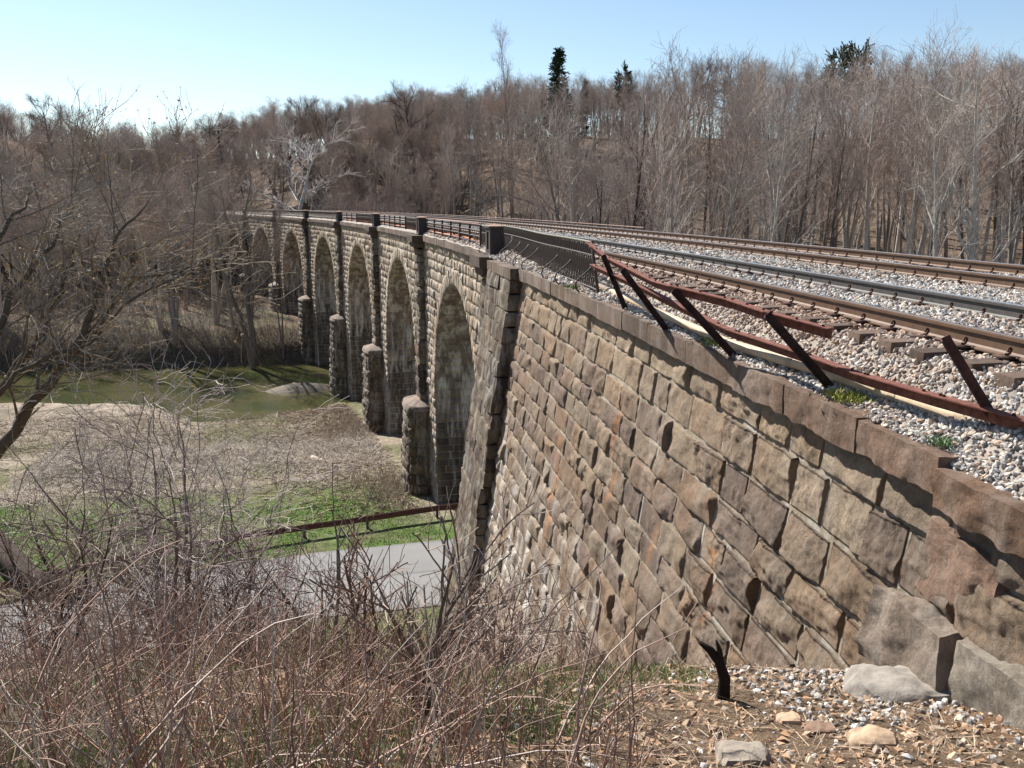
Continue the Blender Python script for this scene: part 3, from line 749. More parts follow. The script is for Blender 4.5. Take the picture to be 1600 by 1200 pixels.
# the matching pipe railing on the woodland side of the deck
e = empty('pipe_railing', T(90, 5.95, -1.8), 'thin dark railing along the far edge of the viaduct deck', 'railing')
for z in (-.95, -1.3):
    mb = MB(); addtube(mb, T(np.linspace(36, 180, 60), 5.9, z), .03, 5, (.16, .08, .055)); mb.build('crossbar', M['iron'], e)
for s in np.arange(36, 180, 2.4):
    mb = MB(); addtube(mb, T(np.array([s, s]), 5.9, np.array([-1.8, -.55])), .03, 4, (.04, .03, .03)); mb.build('post', M['iron'], e)
# orange conduits lying on the deck
for i, (o, z) in enumerate(((-.52, -1.56), (-.40, -1.50), (-.28, -1.42))):
    s = np.linspace(34.5 + i, 100, 90); mb = MB(); addtube(mb, T(s, o + .05 * np.sin(s * .35 + i), z + .02 * np.sin(s * .6 + 2 * i)), .055, 8, (.62, .20, .06))
    tag(mb.build('conduit_pipe', M['pipe']), ['orange conduit on the deck, the one next to the railing', 'orange conduit on the deck, the middle one of three', 'orange conduit on the deck, the one next to the rails'][i], 'pipe', 'orange conduits on the deck')

# ------------------------------------------------------------------ collapsed handrail and tan conduit beside the near track
RC = (.155, .062, .045); RD = (.05, .028, .024)
hr = empty('fallen_handrail', T(10, -1, -1.8), 'rusty bent handrail of angle iron leaning out over the wall coping', 'railing')
feet = [(978, 482, -1.83), (1040, 511, -1.83), (1147, 554, -1.83), (1300, 606, -1.82), (1573, 688, -1.80)]
tops = [(943, 398), (973, 420), (1053, 452), (1199, 490), (1476, 526)]
fp = [atZ(x, y, z) for x, y, z in feet]; tp = [atY(x, y, p[1] + .05) for (x, y), p in zip(tops, fp)]
for i, (a, b) in enumerate(zip(fp, tp)):
    mb = MB(); angle_bar(mb, b, a - (b - a) * .04, .075, .012, RD if i < 4 else (.075, .035, .03), (.3, 1, .2)); bar(mb, a + (-.07, 0, .005), a + (.07, .01, .005), .12, .014, RD); mb.build('post', M['rust'], hr, smooth=False)
ep = T(17.3, -1.15, -.76)
up = [atY(918, 378, 18.0), atY(947, 401, 16.6), atY(1022, 439, 13.2), atY(1052, 447, 11.1), atY(1140, 468, 10.2), atY(1198, 487, 9.1), atY(1294, 513, 8.5)]
mb = MB()
for a, b in zip(up[:-1], up[1:]):
    d = (b - a) / np.linalg.norm(b - a); angle_bar(mb, a - d * .01, b + d * .02, .10, .012, RC)
for a, b in zip(up[:-1], up[1:]):
    for f_ in (.08, .5, .92):
        c_ = a + (b - a) * f_; addtube(mb, np.array([c_ + (0, 0, .005), c_ + (0, 0, .024)]), .014, 6, RD, True)
mb.build('upper_beam', M['rust'], hr, smooth=False)
lo = [atY(925, 413, 17.6), atY(1000, 446, 14.2), atY(1140, 515, 10.9), atY(1255, 552, 9.3), atY(1341, 583, 8.2), atY(1456, 616, 7.15), atY(1600, 655, 6.35), atY(1760, 700, 5.6)]
mb = MB()
for a, b in zip(lo[:-1], lo[1:]):
    d = (b - a) / np.linalg.norm(b - a); angle_bar(mb, a - d * .01, b + d * .02, .10, .012, RC)
for a, b in zip(lo[:-1], lo[1:]):
    for f_ in (.1, .14, .9):
        c_ = a + (b - a) * f_; addtube(mb, np.array([c_ + (0, 0, .005), c_ + (0, 0, .024)]), .014, 6, RD, True)
mb.build('lower_beam', M['rust'], hr, smooth=False)
pa = np.array([atZ(x, y, z) for x, y, z in ((932, 445, -1.72), (1010, 480, -1.74), (1140, 537, -1.76), (1215, 560, -1.73), (1284, 579, -1.71), (1384, 614, -1.71), (1485, 648, -1.71), (1571, 671, -1.70), (1720, 715, -1.70), (1900, 765, -1.70))])
k = np.linspace(0, len(pa) - 1, 60); pa = np.stack([np.interp(k, np.arange(len(pa)), pa[:, i]) for i in range(3)], 1)
e = empty('conduit_pipe', T(10, -.9, -1.7), 'long tan pipe lying on the gravel beside the near track', 'pipe')
mb = MB(); addtube(mb, pa, .062, 14, (.42, .32, .21)); mb.build('pipe_run', M['pipe'], e)
for i in (22, 27, 34, 41, 13):
    mb = MB(); d = (pa[i + 1] - pa[i]) / np.linalg.norm(pa[i + 1] - pa[i]); addtube(mb, np.array([pa[i] - d * .05, pa[i] + d * .05]), .067, 14, (.34, .26, .17)); mb.build('joint', M['pipe'], e)

# ------------------------------------------------------------------ road guardrail
gp = [(49.3, 2.0), (48.9, -1.2), (48.2, -5.2), (47.5, -8.6), (46.6, -12.4), (45.3, -16.4), (43.5, -20.4), (41.2, -24.4), (38.4, -28.4)]
e = empty('guardrail', T(47, -8, -17.6), 'rusty brown steel guardrail along the grass verge of the road', 'guardrail')
gs = np.array(gp); k = np.linspace(0, len(gs) - 1, 60); S = np.interp(k, np.arange(len(gs)), gs[:, 0]); O = np.interp(k, np.arange(len(gs)), gs[:, 1])
prof = np.array([(0, .17), (.05, .13), (.06, .09), (0, .03), (0, -.03), (.06, -.09), (.05, -.13), (0, -.17)])
G = T(S, O, 0); zg = ground(G[:, 0], G[:, 1]); mb = MB()
S2 = S[:, None] - prof[None, :, 0] * 1.3; p = T(S2, np.repeat(O[:, None], 8, 1), (zg + .60)[:, None] + prof[None, :, 1]); mb.add(p, gridf(60, 8), (.13, .06, .05))
p2 = T(S2 + .012, np.repeat(O[:, None], 8, 1), (zg + .60)[:, None] + prof[None, :, 1]); mb.add(p2, gridf(60, 8), (.13, .06, .05)); mb.build('beam', M['rust'], e)
for s, o in gp:
    q = T(s + .09, o, 0); z = float(ground(q[0], q[1])); mb = MB(); boxT(mb, s + .03, s + .17, o - .07, o + .07, z - .3, z + .72, (.09, .05, .042)); mb.build('post', M['rust'], e, smooth=False)

# ------------------------------------------------------------------ branching plants
def grow(par, prad, n, t0, t1, ln, ang, up, wig, nseg, rf, rt, r_, lenvar=.3, tpow=1., outer=0.):
    m, k, _ = par.shape
    pi = np.repeat(np.arange(m), n); t = (t0 + (t1 - t0) * ((np.tile(np.arange(n), m) + r_.uniform(0, 1, m * n)) / n) ** tpow)
    x = t * (k - 1); i = np.minimum(x.astype(int), k - 2); f = (x - i)[:, None]
    a, b = par[pi, i], par[pi, i + 1]; st = a * (1 - f) + b * f; d = b - a; d /= np.linalg.norm(d, axis=1, keepdims=True) + 1e-9
    pr = prad[pi, i] * (1 - f[:, 0]) + prad[pi, i + 1] * f[:, 0]
    rv = r_.normal(size=d.shape); rv -= (rv * d).sum(1, keepdims=True) * d; rv /= np.linalg.norm(rv, axis=1, keepdims=True) + 1e-9
    an = np.radians(ang) * r_.uniform(.6, 1.35, len(d))[:, None]
    dr = d * np.cos(an) + rv * np.sin(an)
    L = np.asarray(ln(t) if callable(ln) else np.full(len(t), ln)) * r_.uniform(1 - lenvar, 1 + lenvar, len(t))
    pts = [st]; p = st
    for j in range(nseg):
        dr = dr + wig * r_.normal(size=dr.shape); dr[:, 2] += up; dr /= np.linalg.norm(dr, axis=1, keepdims=True)
        p = p + dr * (L / nseg)[:, None]; pts.append(p)
    pts = np.stack(pts, 1); r0 = np.minimum(pr * .85, np.maximum(pr * rf, rt))
    rad = r0[:, None] * (1 - np.linspace(0, 1, nseg + 1)[None] ** .8) + rt * np.linspace(0, 1, nseg + 1)[None] ** .8
    return pts, rad
def stem(r_, h, r0, lean=(0, 0), wig=.04, n=12, base=(0, 0, 0), r1=.02):
    d = np.array([lean[0], lean[1], 1.]); d /= np.linalg.norm(d); p = np.array(base, float); pts = [p]
    for j in range(n):
        d = d + np.append(r_.normal(size=2) * wig, 0) ; d /= np.linalg.norm(d); p = p + d * h / n; pts.append(p)
    t = np.linspace(0, 1, n + 1); rad = r0 * (1 - t) ** .85 + r1; rad[0] *= 1.35
    return np.array(pts)[None], rad[None]
PRE = {}
def make_tree(kind, sd):
    r_ = np.random.default_rng(sd); tk, cr = MB(), MB()
    B1, TW, TR = (.30, .26, .22), (.15, .115, .095), .013
    if kind == 'forest':
        H = 20; P_, R_ = stem(r_, H, .20, r_.uniform(-.08, .08, 2), .03, 14)
        l1 = grow(P_, R_, 13, .50, .97, lambda t: H * (.34 - .25 * t), 28, .09, .06, 7, .42, .02, r_)
        n2, n3, n4 = 5, 5, 3; TW = (.34, .295, .26)
    elif kind == 'multi':
        H = 18; s1 = [stem(r_, H * r_.uniform(.8, 1), .17, (r_.uniform(-.28, .28), r_.uniform(-.28, .28)), .04, 14) for _ in range(3)]
        P_ = np.concatenate([a for a, b in s1]); R_ = np.concatenate([b for a, b in s1])
        l1 = grow(P_, R_, 7, .45, .97, lambda t: H * (.34 - .23 * t), 26, .09, .06, 7, .45, .02, r_); n2, n3, n4 = 6, 5, 3; TW = (.35, .29, .25)
    elif kind == 'pole':
        H = 20; P_, R_ = stem(r_, H, .19, r_.uniform(-.06, .06, 2), .02, 14, r1=.03); B1 = (.30, .265, .225) if sd % 2 else (.15, .12, .10); TW = (.35, .30, .265)
        l1 = grow(P_, R_, 11, .58, .98, lambda t: H * (.23 - .13 * t), 34, .08, .07, 7, .42, .022, r_); n2, n3, n4 = 5, 3, 3
    elif kind in ('syc', 'wsyc'):
        H = 22; P_, R_ = stem(r_, H, .30, r_.uniform(-.05, .05, 2), .045, 14); B1 = (.46, .43, .38); TW = (.40, .37, .33)
        if kind == 'wsyc': B1 = (.82, .81, .78); TW = (.7, .69, .66)
        l1 = grow(P_, R_, 14, .35, .95, lambda t: H * (.34 - .22 * t), 50, .07, .15, 8, .6, .035, r_); n2, n3, n4 = 5, 4, 3
    elif kind == 'oak':
        H = 14; P_, R_ = stem(r_, H, .38, (0, 0), .06, 10); B1 = (.085, .07, .058); TW = (.13, .105, .09)
        l1 = grow(P_, R_, 15, .25, .95, lambda t: H * (.58 - .38 * t), 55, .07, .17, 9, .6, .04, r_); n2, n3, n4 = 7, 6, 4
    elif kind == 'sap':
        H = 9; P_, R_ = stem(r_, H, .09, r_.uniform(-.15, .15, 2), .05, 10, r1=.01); TW = (.19, .155, .12)
        l1 = grow(P_, R_, 14, .15, .97, lambda t: H * (.40 - .26 * t), 38, .08, .1, 6, .5, .02, r_); n2, n3, n4 = 6, 5, 3
    TR = {'sap': .007}.get(kind, .0085)
    H_ = H
    l2 = grow(*l1, n2, .2, .98, lambda t: H_ * .13 * (1.15 - .6 * t), 34, .07, .11, 5, .5, .012, r_)
    l3 = grow(*l2, n3, .15, 1, lambda t: H_ * .062 * (1.1 - .5 * t), 36, .06, .14, 3, .6, TR, r_)
    l4 = grow(*l3, n4, .15, 1, H_ * .034, 38, .06, .15, 2, .7, TR * .8, r_)
    addtube(tk, P_, R_, 7, B1); addtube(tk, *l1, 5, B1); addtube(cr, *l2, 4, tuple(.5 * a + .5 * b for a, b in zip(B1, TW)))
    addtube(cr, *l3, 3, TW)
    cc = np.array(TW)[None] * r_.uniform(.75, 1.3, (len(l4[0]), 1)); addtube(cr, *l4, 3, cc)
    return tk, cr, H
def meshes(kind, sd):
    if (kind, sd) in PRE: return PRE[kind, sd]
    if kind == 'conifer': tk, cr, H = make_conifer(sd)
    elif kind == 'pine': tk, cr, H = make_pine(sd)
    else: tk, cr, H = make_tree(kind, sd)
    a = tk.build('trunk', M['bark']); b = cr.build('crown', M['leaf'] if kind in ('conifer', 'pine') else M['twig'], smooth=False)
    PRE[kind, sd] = (a, b, H, []); return PRE[kind, sd]
def needles(mb, pts, n, L, r_, col):
    m = len(pts); pi = r_.integers(0, m, n); t = r_.uniform(0, 1, (n, 1)); k = pts.shape[1]; j = r_.integers(0, k - 1, n)
    p = pts[pi, j] * (1 - t) + pts[pi, j + 1] * t; d = r_.normal(size=(n, 3)); d /= np.linalg.norm(d, axis=1, keepdims=True); e = r_.normal(size=(n, 3)) * .3
    v = np.stack([p - d * L, p + e * L, p + d * L], 1); c = np.array(col)[None] * r_.uniform(.5, 1.5, (n, 1))
    mb.add(v, np.arange(n * 3).reshape(-1, 3), np.repeat(c, 3, 0))
def make_conifer(sd):
    r_ = np.random.default_rng(sd); tk, cr = MB(), MB(); H = 16; P_, R_ = stem(r_, H, .2, (0, 0), .01, 12)
    l1 = grow(P_, R_, 150, .10, .99, lambda t: H * (.20 - .185 * t), 82, -.03, .05, 5, .3, .02, r_)
    addtube(tk, P_, R_, 6, (.07, .055, .045)); addtube(tk, *l1, 3, (.07, .055, .045))
    l2 = grow(*l1, 6, .2, 1, .9, 50, -.04, .08, 3, .5, .012, r_); addtube(cr, *l2, 3, (.03, .05, .02)); needles(cr, l2[0], 42000, .17, r_, (.022, .045, .018)); return tk, cr, H
def make_pine(sd):
    r_ = np.random.default_rng(sd); tk, cr = MB(), MB(); H = 17; P_, R_ = stem(r_, H, .24, (0, 0), .02, 12)
    l1 = grow(P_, R_, 44, .42, 1, lambda t: H * (.30 - .18 * t), 68, .04, .07, 6, .5, .03, r_)
    addtube(tk, P_, R_, 6, (.08, .06, .05)); addtube(tk, *l1, 4, (.08, .06, .05))
    l2 = grow(*l1, 9, .35, 1, 1.5, 50, .08, .1, 3, .5, .015, r_); addtube(cr, *l2, 3, (.03, .05, .02)); needles(cr, l2[0], 38000, .2, r_, (.035, .065, .022)); return tk, cr, H
KN = {'wsyc': 'sycamore_tree', 'pole': 'bare_tree', 'forest': 'bare_tree', 'multi': 'bare_tree', 'syc': 'sycamore_tree', 'oak': 'oak_tree', 'sap': 'sapling', 'conifer': 'spruce_tree', 'pine': 'pine_tree'}
LAST = []
def plant(kind, sd, x, y, h, label, cat='tree', group=None, rot=None, tilt=(0, 0), wide=1., z=None):
    a, b, H, used = meshes(kind, sd)
    z = float(ground(x, y)) - .15 if z is None else z
    e = empty(KN[kind], (x, y, z), label, cat, group)
    for src in (a, b):
        o = src if not used else src.copy()
        if used: C.objects.link(o)
        o.parent = e
    used.append(1); s = h / H; e.scale = (s * wide, s * wide, s); e.rotation_euler = (tilt[0], tilt[1], rng.uniform(0, 6.28) if rot is None else rot)
    return e
# skyline of the woods in the photograph (x, y of the tree tops)
SX = np.array([-200, 0, 60, 130, 250, 300, 330, 450, 540, 600, 650, 700, 760, 850, 900, 1000, 1100, 1200, 1300, 1400, 1500, 1600, 1800]); SY = np.array([140, 155, 165, 155, 172, 190, 180, 162, 158, 155, 140, 150, 130, 125, 120, 120, 95, 105, 108, 92, 90, 88, 85])
def topz(x, y):
    px = 800 + F * x / (y * CT + 0.1 * y * ST); yy = np.interp(px, SX, SY)
    return y * math.tan(math.atan((600 - yy) / F) - TH) if True else 0
def ok(x, y):
    s, o = inv(x, y)
    if -6 < o < 10 and s < 200: return False
    px = 800 + F * x / (y * CT + 1e-3)
    if 422 < px < 472 and 108 < y < 180: return False
    if 92 < s and s < np.interp(o, FSX, FSY) + 2 and o < 45: return False
    return True
r4 = np.random.default_rng(99)
def scatter(n, az0, az1, d0, d1, kinds, hr, label, group, mind, cap=1.0, ymin=40, filt=None, dp=.75):
    got = []; tries = 0
    while len(got) < n and tries < 60000:
        tries += 1; az = math.radians(r4.uniform(az0, az1)); d = d0 + (d1 - d0) * r4.uniform() ** dp; x, y = d * math.sin(az), d * math.cos(az)
        if not ok(x, y) or y < ymin or (filt and not filt(x, y)): continue
        if any((x - a) ** 2 + (y - b) ** 2 < mind ** 2 for a, b in got[-120:]): continue
        z = float(ground(x, y)); h = min(r4.uniform(*hr), (topz(x, y) - z) * r4.uniform(.86, 1.04) * cap)
        if h < 4: continue
        kd, sd = kinds[r4.integers(len(kinds))]
        plant(kd, sd, x, y, h, label, group=group, wide=r4.uniform(.85, 1.15)); got.append((x, y))
PK = [('pole', k) for k in (11, 12, 13, 14, 15)]
FK = [('forest', 1), ('forest', 2), ('forest', 3), ('forest', 4), ('multi', 5), ('multi', 6), ('multi', 7)]
scatter(128, -4, 33, 46, 120, PK * 3 + FK[:4] + [('multi', 5)], (17, 26), 'bare brown woodland tree on the wooded slope beyond the tracks', 'bare trees beyond the tracks', 1.5, cap=.93)
scatter(62, -4, 33, 120, 215, FK + PK + [('oak', 21)], (16, 24), 'bare tree high on the ridge beyond the tracks', 'bare ridge trees beyond the tracks', 4)
scatter(46, -34, -4, 205, 270, FK + [('oak', 21), ('oak', 22)], (14, 22), 'bare tree on the far skyline across the river', 'bare skyline trees across the river', 4, cap=1.0)
scatter(58, -34, -5, 135, 205, FK + [('sap', 31), ('sap', 32)], (12, 20), 'bare grey-brown tree on the far bank behind the viaduct', 'bare trees on the far bank', 3, cap=.82)
scatter(16, -36, -19, 118, 150, FK, (15, 19), 'bare dark tree on the far bank left of the viaduct', 'bare trees left of the far viaduct end', 5, cap=.8)
# the deeper mass of the woods: one scattering of low-detail trees
def mass(name, n, az0, az1, d0, d1, hmax, label, seed, cap=.97, kinds=(('forest', 1), ('forest', 3), ('multi', 6), ('multi', 5)), wd=(1.0, 1.9)):
    r_ = np.random.default_rng(seed); P = []; Sx = []
    while len(P) < n:
        a = math.radians(r_.uniform(az0, az1)); d = d0 + (d1 - d0) * r_.uniform() ** .8; x, y = d * math.sin(a), d * math.cos(a)
        if not ok(x, y): continue
        z = float(ground(x, y)) - .2; h = min(r_.uniform(.6, 1) * hmax, (topz(x, y) - z) * r_.uniform(.75, 1.0) * cap)
        if h > 3: P.append((x, y, z)); Sx.append(h / 20)
    me = bpy.data.meshes.new(name); me.from_pydata(P, [], []); at = me.attributes.new('size', 'FLOAT_VECTOR', 'POINT'); at.data.foreach_set('vector', np.array([(w * v, w * v, v) for v, w in zip(Sx, r_.uniform(*wd, len(Sx)))], np.float32).ravel())
    o = bpy.data.objects.new(name, me); C.objects.link(o); tag(o, label, 'woods', kind='stuff')
    ng = bpy.data.node_groups.new('woods', 'GeometryNodeTree'); ng.interface.new_socket('Geometry', in_out='INPUT', socket_type='NodeSocketGeometry'); ng.interface.new_socket('Geometry', in_out='OUTPUT', socket_type='NodeSocketGeometry')
    N = ng.nodes; L = ng.links; gi = N.new('NodeGroupInput'); go = N.new('NodeGroupOutput'); jn = N.new('GeometryNodeJoinGeometry')
    srcs = [meshes(k, sd) for k, sd in kinds]
    idx = N.new('GeometryNodeInputIndex'); md = N.new('ShaderNodeMath'); md.operation = 'MODULO'; md.inputs[1].default_value = len(srcs); L.new(idx.outputs[0], md.inputs[0])
    rv = N.new('FunctionNodeRandomValue'); rv.data_type = 'FLOAT_VECTOR'; rv.inputs[0].default_value = (0, 0, 0); rv.inputs[1].default_value = (.08, .08, 6.28)
    na = N.new('GeometryNodeInputNamedAttribute'); na.data_type = 'FLOAT_VECTOR'; na.inputs[0].default_value = 'size'
    for i, (ta, cb, H, u) in enumerate(srcs):
        eq = N.new('FunctionNodeCompare'); eq.data_type = 'FLOAT'; eq.operation = 'EQUAL'; L.new(md.outputs[0], eq.inputs[0]); eq.inputs[1].default_value = i; eq.inputs['Epsilon'].default_value = .1
        for ob in (ta, cb):
            oi = N.new('GeometryNodeObjectInfo'); oi.inputs['Object'].default_value = ob; oi.inputs['As Instance'].default_value = True
            ip = N.new('GeometryNodeInstanceOnPoints'); L.new(gi.outputs[0], ip.inputs['Points']); L.new(eq.outputs[0], ip.inputs['Selection']); L.new(oi.outputs['Geometry'], ip.inputs['Instance']); L.new(rv.outputs[0], ip.inputs['Rotation']); L.new(na.outputs[0], ip.inputs['Scale']); L.new(ip.outputs[0], jn.inputs[0])
    L.new(jn.outputs[0], go.inputs[0]); mo = o.modifiers.new('woods', 'NODES'); mo.node_group = ng; return o
mass('far_woods', 560, -36, -3, 145, 300, 19, 'grey-brown mass of bare trees covering the hill across the river', 301)
mass('deep_woods', 170, -4, 34, 75, 225, 20, 'brown mass of bare trees filling the woods beyond the tracks', 302, kinds=(('pole', 11), ('pole', 12), ('forest', 3), ('pole', 13)), wd=(.8, 1.3))
mass('ridge_woods', 330, -11, 8, 150, 240, 20, 'bare trees massed on the ridge behind the middle of the viaduct', 303, kinds=(('forest', 1), ('sap', 31), ('multi', 6), ('sap', 32)), wd=(1.0, 1.6))
# singled-out trees
def pt(px, py, Y): p = atY(px, py, Y); return p[0], p[1]
def named(kind, sd, px, ytop, Y, label, **k):
    x, y = pt(px, 300, Y); z = float(ground(x, y)) - .15; h = (atY(px, ytop, Y)[2] - z) * {'oak': .84, 'forest': .93, 'syc': .92, 'wsyc': .92}.get(kind, 1); return plant(kind, sd, x, y, h, label, **k)
named('wsyc', 43, 446, 186, 166, 'small white sycamore with twisted limbs on the far hillside', wide=1.6)
named('oak', 22, 500, 145, 182, 'broad dark oak just right of the white sycamore', wide=1.0)
named('oak', 23, 650, 110, 175, 'tall crooked bare tree breaking the skyline above the viaduct', wide=.8)
named('forest', 2, 797, 45, 150, 'tallest bare tree, standing alone above the skyline left of the spruce', wide=.6)
named('conifer', 51, 870, 76, 165, 'tall dark green spruce on the skyline')
named('conifer', 52, 912, 124, 180, 'small dark conifer right of the tall spruce', wide=.7)
named('pine', 53, 968, 112, 170, 'round dark green pine on the skyline', wide=.7)
named('pine', 54, 1300, 85, 165, 'left one of two flat-topped green pines on the right skyline')
named('pine', 53, 1326, 80, 170, 'right one of two flat-topped green pines on the right skyline')
named('syc', 42, 905, 130, 60, 'pale thin sycamore right of the spruce, rising from behind the tracks', wide=.7)
named('syc', 43, 1238, 115, 56, 'pale sycamore with upswept limbs near the middle of the right woods', wide=.7)
named('syc', 41, 1045, 150, 62, 'slender pale sycamore left of the middle of the right woods', wide=.6)
named('syc', 42, 1535, 70, 52, 'large pale sycamore spreading above the right end of the tracks', wide=.95)
named('syc', 43, 1488, 100, 50, 'slim pale sycamore close beside the large one at the right', wide=.6)
named('oak', 21, 1140, 72, 170, 'bare spreading oak on the skyline above the right woods')
named('oak', 22, 1070, 88, 165, 'reddish round-crowned tree on the skyline right of the pine', wide=1.1)
named('multi', 9, 430, 330, 117, 'smaller dark tree on the river bank right of the forked one', wide=.6)
named('forest', 3, 352, 262, 120, 'straight dark tree in front of the farthest arches', wide=.9)
named('multi', 6, 325, 255, 126, 'bushy bare tree on the far bank left of the farthest arches', wide=1.3)
named('multi', 7, 235, 250, 121, 'bare tree leaning over the left river bank', wide=1.1)

# far-off undergrowth that reads as one mass
def thicket(name, n, fpos, hr, cols, label, r_, rad=.012, nseg=3, wig=.12, up=.0, sides=3, lean=.35, cat='undergrowth', mat='cane', lim=None):
    x, y = fpos(n); z = ground(x, y); h = r_.uniform(*hr, n)
    if lim is not None: h = np.clip(np.minimum(h, lim(x, y, z)), .12, None)
    d = np.stack([r_.normal(size=n) * lean, r_.normal(size=n) * lean, np.ones(n)], -1); d /= np.linalg.norm(d, axis=1, keepdims=True)
    p = np.stack([x, y, z - .05], -1); pts = [p]
    for j in range(nseg):
        d = d + r_.normal(size=d.shape) * wig; d[:, 2] += up; d /= np.linalg.norm(d, axis=1, keepdims=True); p = p + d * (h / nseg)[:, None]; pts.append(p)
    pts = np.stack(pts, 1); rr_ = rad * r_.uniform(.6, 1.5, (n, 1)) * (1 - .75 * np.linspace(0, 1, nseg + 1))[None]
    cols = np.asarray(cols); c = cols[r_.integers(0, len(cols), n)] * r_.uniform(.7, 1.3, (n, 1))
    mb = MB(); addtube(mb, pts, rr_, sides, c)
    return mb, pts, rr_
r5 = np.random.default_rng(5)
def ring(az0, az1, d0, d1):
    def f(n):
        X, Y = [], []
        while len(X) < n:
            a = np.radians(r5.uniform(az0, az1, 4 * n)); d = r5.uniform(d0, d1, 4 * n); x = d * np.sin(a); y = d * np.cos(a); s, o = inv(x, y)
            k = ~((o > -4) & (o < 9) & (s < 200)) & ~((s > 60) & (s < np.interp(o, FSX, FSY) + .5) & (o < 45)) & (y > 42); X += list(x[k]); Y += list(y[k])
        return np.array(X[:n]), np.array(Y[:n])
    return f
UC = [(.28, .225, .18), (.34, .28, .23), (.2, .155, .12), (.42, .37, .32)]
mb, pts, rd_ = thicket('u', 1900, ring(-5, 34, 46, 170), (1.0, 4), UC, '', r5, .018, 4, .1, .03)
l = grow(pts, rd_, 3, .3, 1, 1.0, 35, .05, .1, 2, .5, .008, r5); addtube(mb, *l, 3, (.22, .16, .13))
tag(mb.build('woodland_undergrowth', M['cane']), 'thin brown saplings and brush filling the woods beyond the tracks', 'undergrowth', kind='stuff')
mb, pts, rd_ = thicket('u', 6500, ring(-37, -4, 118, 215), (1.2, 5), UC, '', r5, .022, 4, .12, .02)
l = grow(pts, rd_, 3, .3, 1, 1.1, 35, .05, .1, 2, .5, .01, r5); addtube(mb, *l, 3, (.2, .155, .125))
tag(mb.build('riverbank_undergrowth', M['cane']), 'grey-brown brush covering the far river bank and hillside', 'undergrowth', kind='stuff')

def shoreline(n):
    o = r5.uniform(-90, -1.5, n); s = np.interp(o, FSX, FSY) + np.abs(r5.normal(0, 3.5, n)) + .3; p = T(s, o, 0); return p[:, 0], p[:, 1]
mb, pts, rd_ = thicket('u', 3600, shoreline, (.8, 3.2), [(.17, .13, .10), (.24, .19, .15), (.12, .09, .07)], '', r5, .022, 4, .2, -.02)
l = grow(pts, rd_, 4, .2, 1, .8, 40, .0, .16, 2, .5, .009, r5); addtube(mb, *l, 3, (.2, .155, .12))
tag(mb.build('riverbank_undergrowth', M['cane']), 'dark tangled brush along the edge of the far river bank', 'undergrowth', kind='stuff')
# ------------------------------------------------------------------ near plants
def custom(name, label, cat, parts, loc, group=None):
    e = empty(name, loc, label, cat, group)
    for nm, mbb, mt in parts: mbb.build(nm, M[mt], e, smooth=(nm == 'trunk'), origin=loc)
    return e
# the large tree at the left edge: trunk outside the frame, limbs reaching in
def lefttree():
    r_ = np.random.default_rng(77); base = atY(-150, 900, 27.0); base[2] = ground(base[0], base[1]) - .2
    def path(pp): return np.array([atY(x, y, Y) for x, y, Y in pp])
    def rs(p, n=14):
        k = np.linspace(0, len(p) - 1, n); return np.stack([np.interp(k, np.arange(len(p)), p[:, i]) for i in range(3)], 1)
    limbs = [(path([(-60, 790, 26.5), (0, 705, 27), (28, 665, 27), (75, 600, 27), (115, 545, 27), (165, 495, 27.3), (200, 440, 28), (260, 425, 28.5), (320, 415, 29)]), .27),
             (path([(-60, 690, 27), (0, 612, 27), (35, 560, 27.2), (70, 520, 27.5), (85, 470, 28), (105, 420, 28.5), (125, 370, 29)]), .20),
             (path([(-40, 560, 27), (0, 515, 27.5), (20, 450, 28), (60, 410, 28.5), (80, 390, 29), (100, 350, 29.5), (115, 320, 30)]), .16),
             (path([(115, 545, 27), (150, 480, 27), (170, 400, 27.4), (195, 350, 28), (230, 320, 28.6)]), .13),
             (path([(-40, 420, 27), (5, 365, 28), (35, 325, 29), (50, 300, 30)]), .12),
             (path([(-30, 640, 25), (20, 590, 25.2), (60, 560, 25.6), (130, 540, 26), (210, 470, 26.5), (300, 420, 27)]), .08)]
    L = np.stack([rs(p) for p, r in limbs]); rad = np.stack([r * .72 * (1 - np.linspace(0, 1, 14)) ** .8 + .02 for p, r in limbs])
    L[:, 1:] += r_.normal(size=L[:, 1:].shape) * .05
    tk, cr = MB(), MB()
    tr = np.array([base, base + (0.2, 0, 3), atY(-60, 790, 26.5)]); addtube(tk, rs(tr, 8), np.linspace(.4, .26, 8), 9, (.10, .08, .06)); addtube(tk, L, rad, 8, (.085, .07, .052))
    l1 = grow(L, rad, 10, .12, 1, 2.8, 42, .02, .075, 7, .35, .013, r_)
    l2 = grow(*l1, 7, .15, 1, 1.4, 38, .02, .13, 5, .5, .009, r_); l3 = grow(*l2, 5, .15, 1, .75, 36, .03, .12, 3, .6, .006, r_)
    addtube(tk, *l1, 5, (.115, .095, .075)); addtube(cr, *l2, 4, (.20, .17, .14)); addtube(cr, *l3, 3, (.31, .265, .21))
    # opening ochre buds
    n = 7000; i = r_.integers(0, len(l3[0]), n); p = l3[0][i, r_.integers(1, 4, n)]; p = p[vn(p, .45, 4) > -.3]
    n = len(p); d = r_.normal(size=(n, 3, 3)) * .028; c = np.array([.34, .20, .055])[None] * r_.uniform(.6, 1.3, (n, 1)); bd = MB(); bd.add(p[:, None] + d, np.arange(n * 3).reshape(-1, 3), np.repeat(c, 3, 0))
    custom('bare_tree', 'big budding tree whose mossy limbs reach in from the left edge', 'tree', [('trunk', tk, 'bark'), ('crown', cr, 'cane'), ('buds', bd, 'leaf')], base)
lefttree()
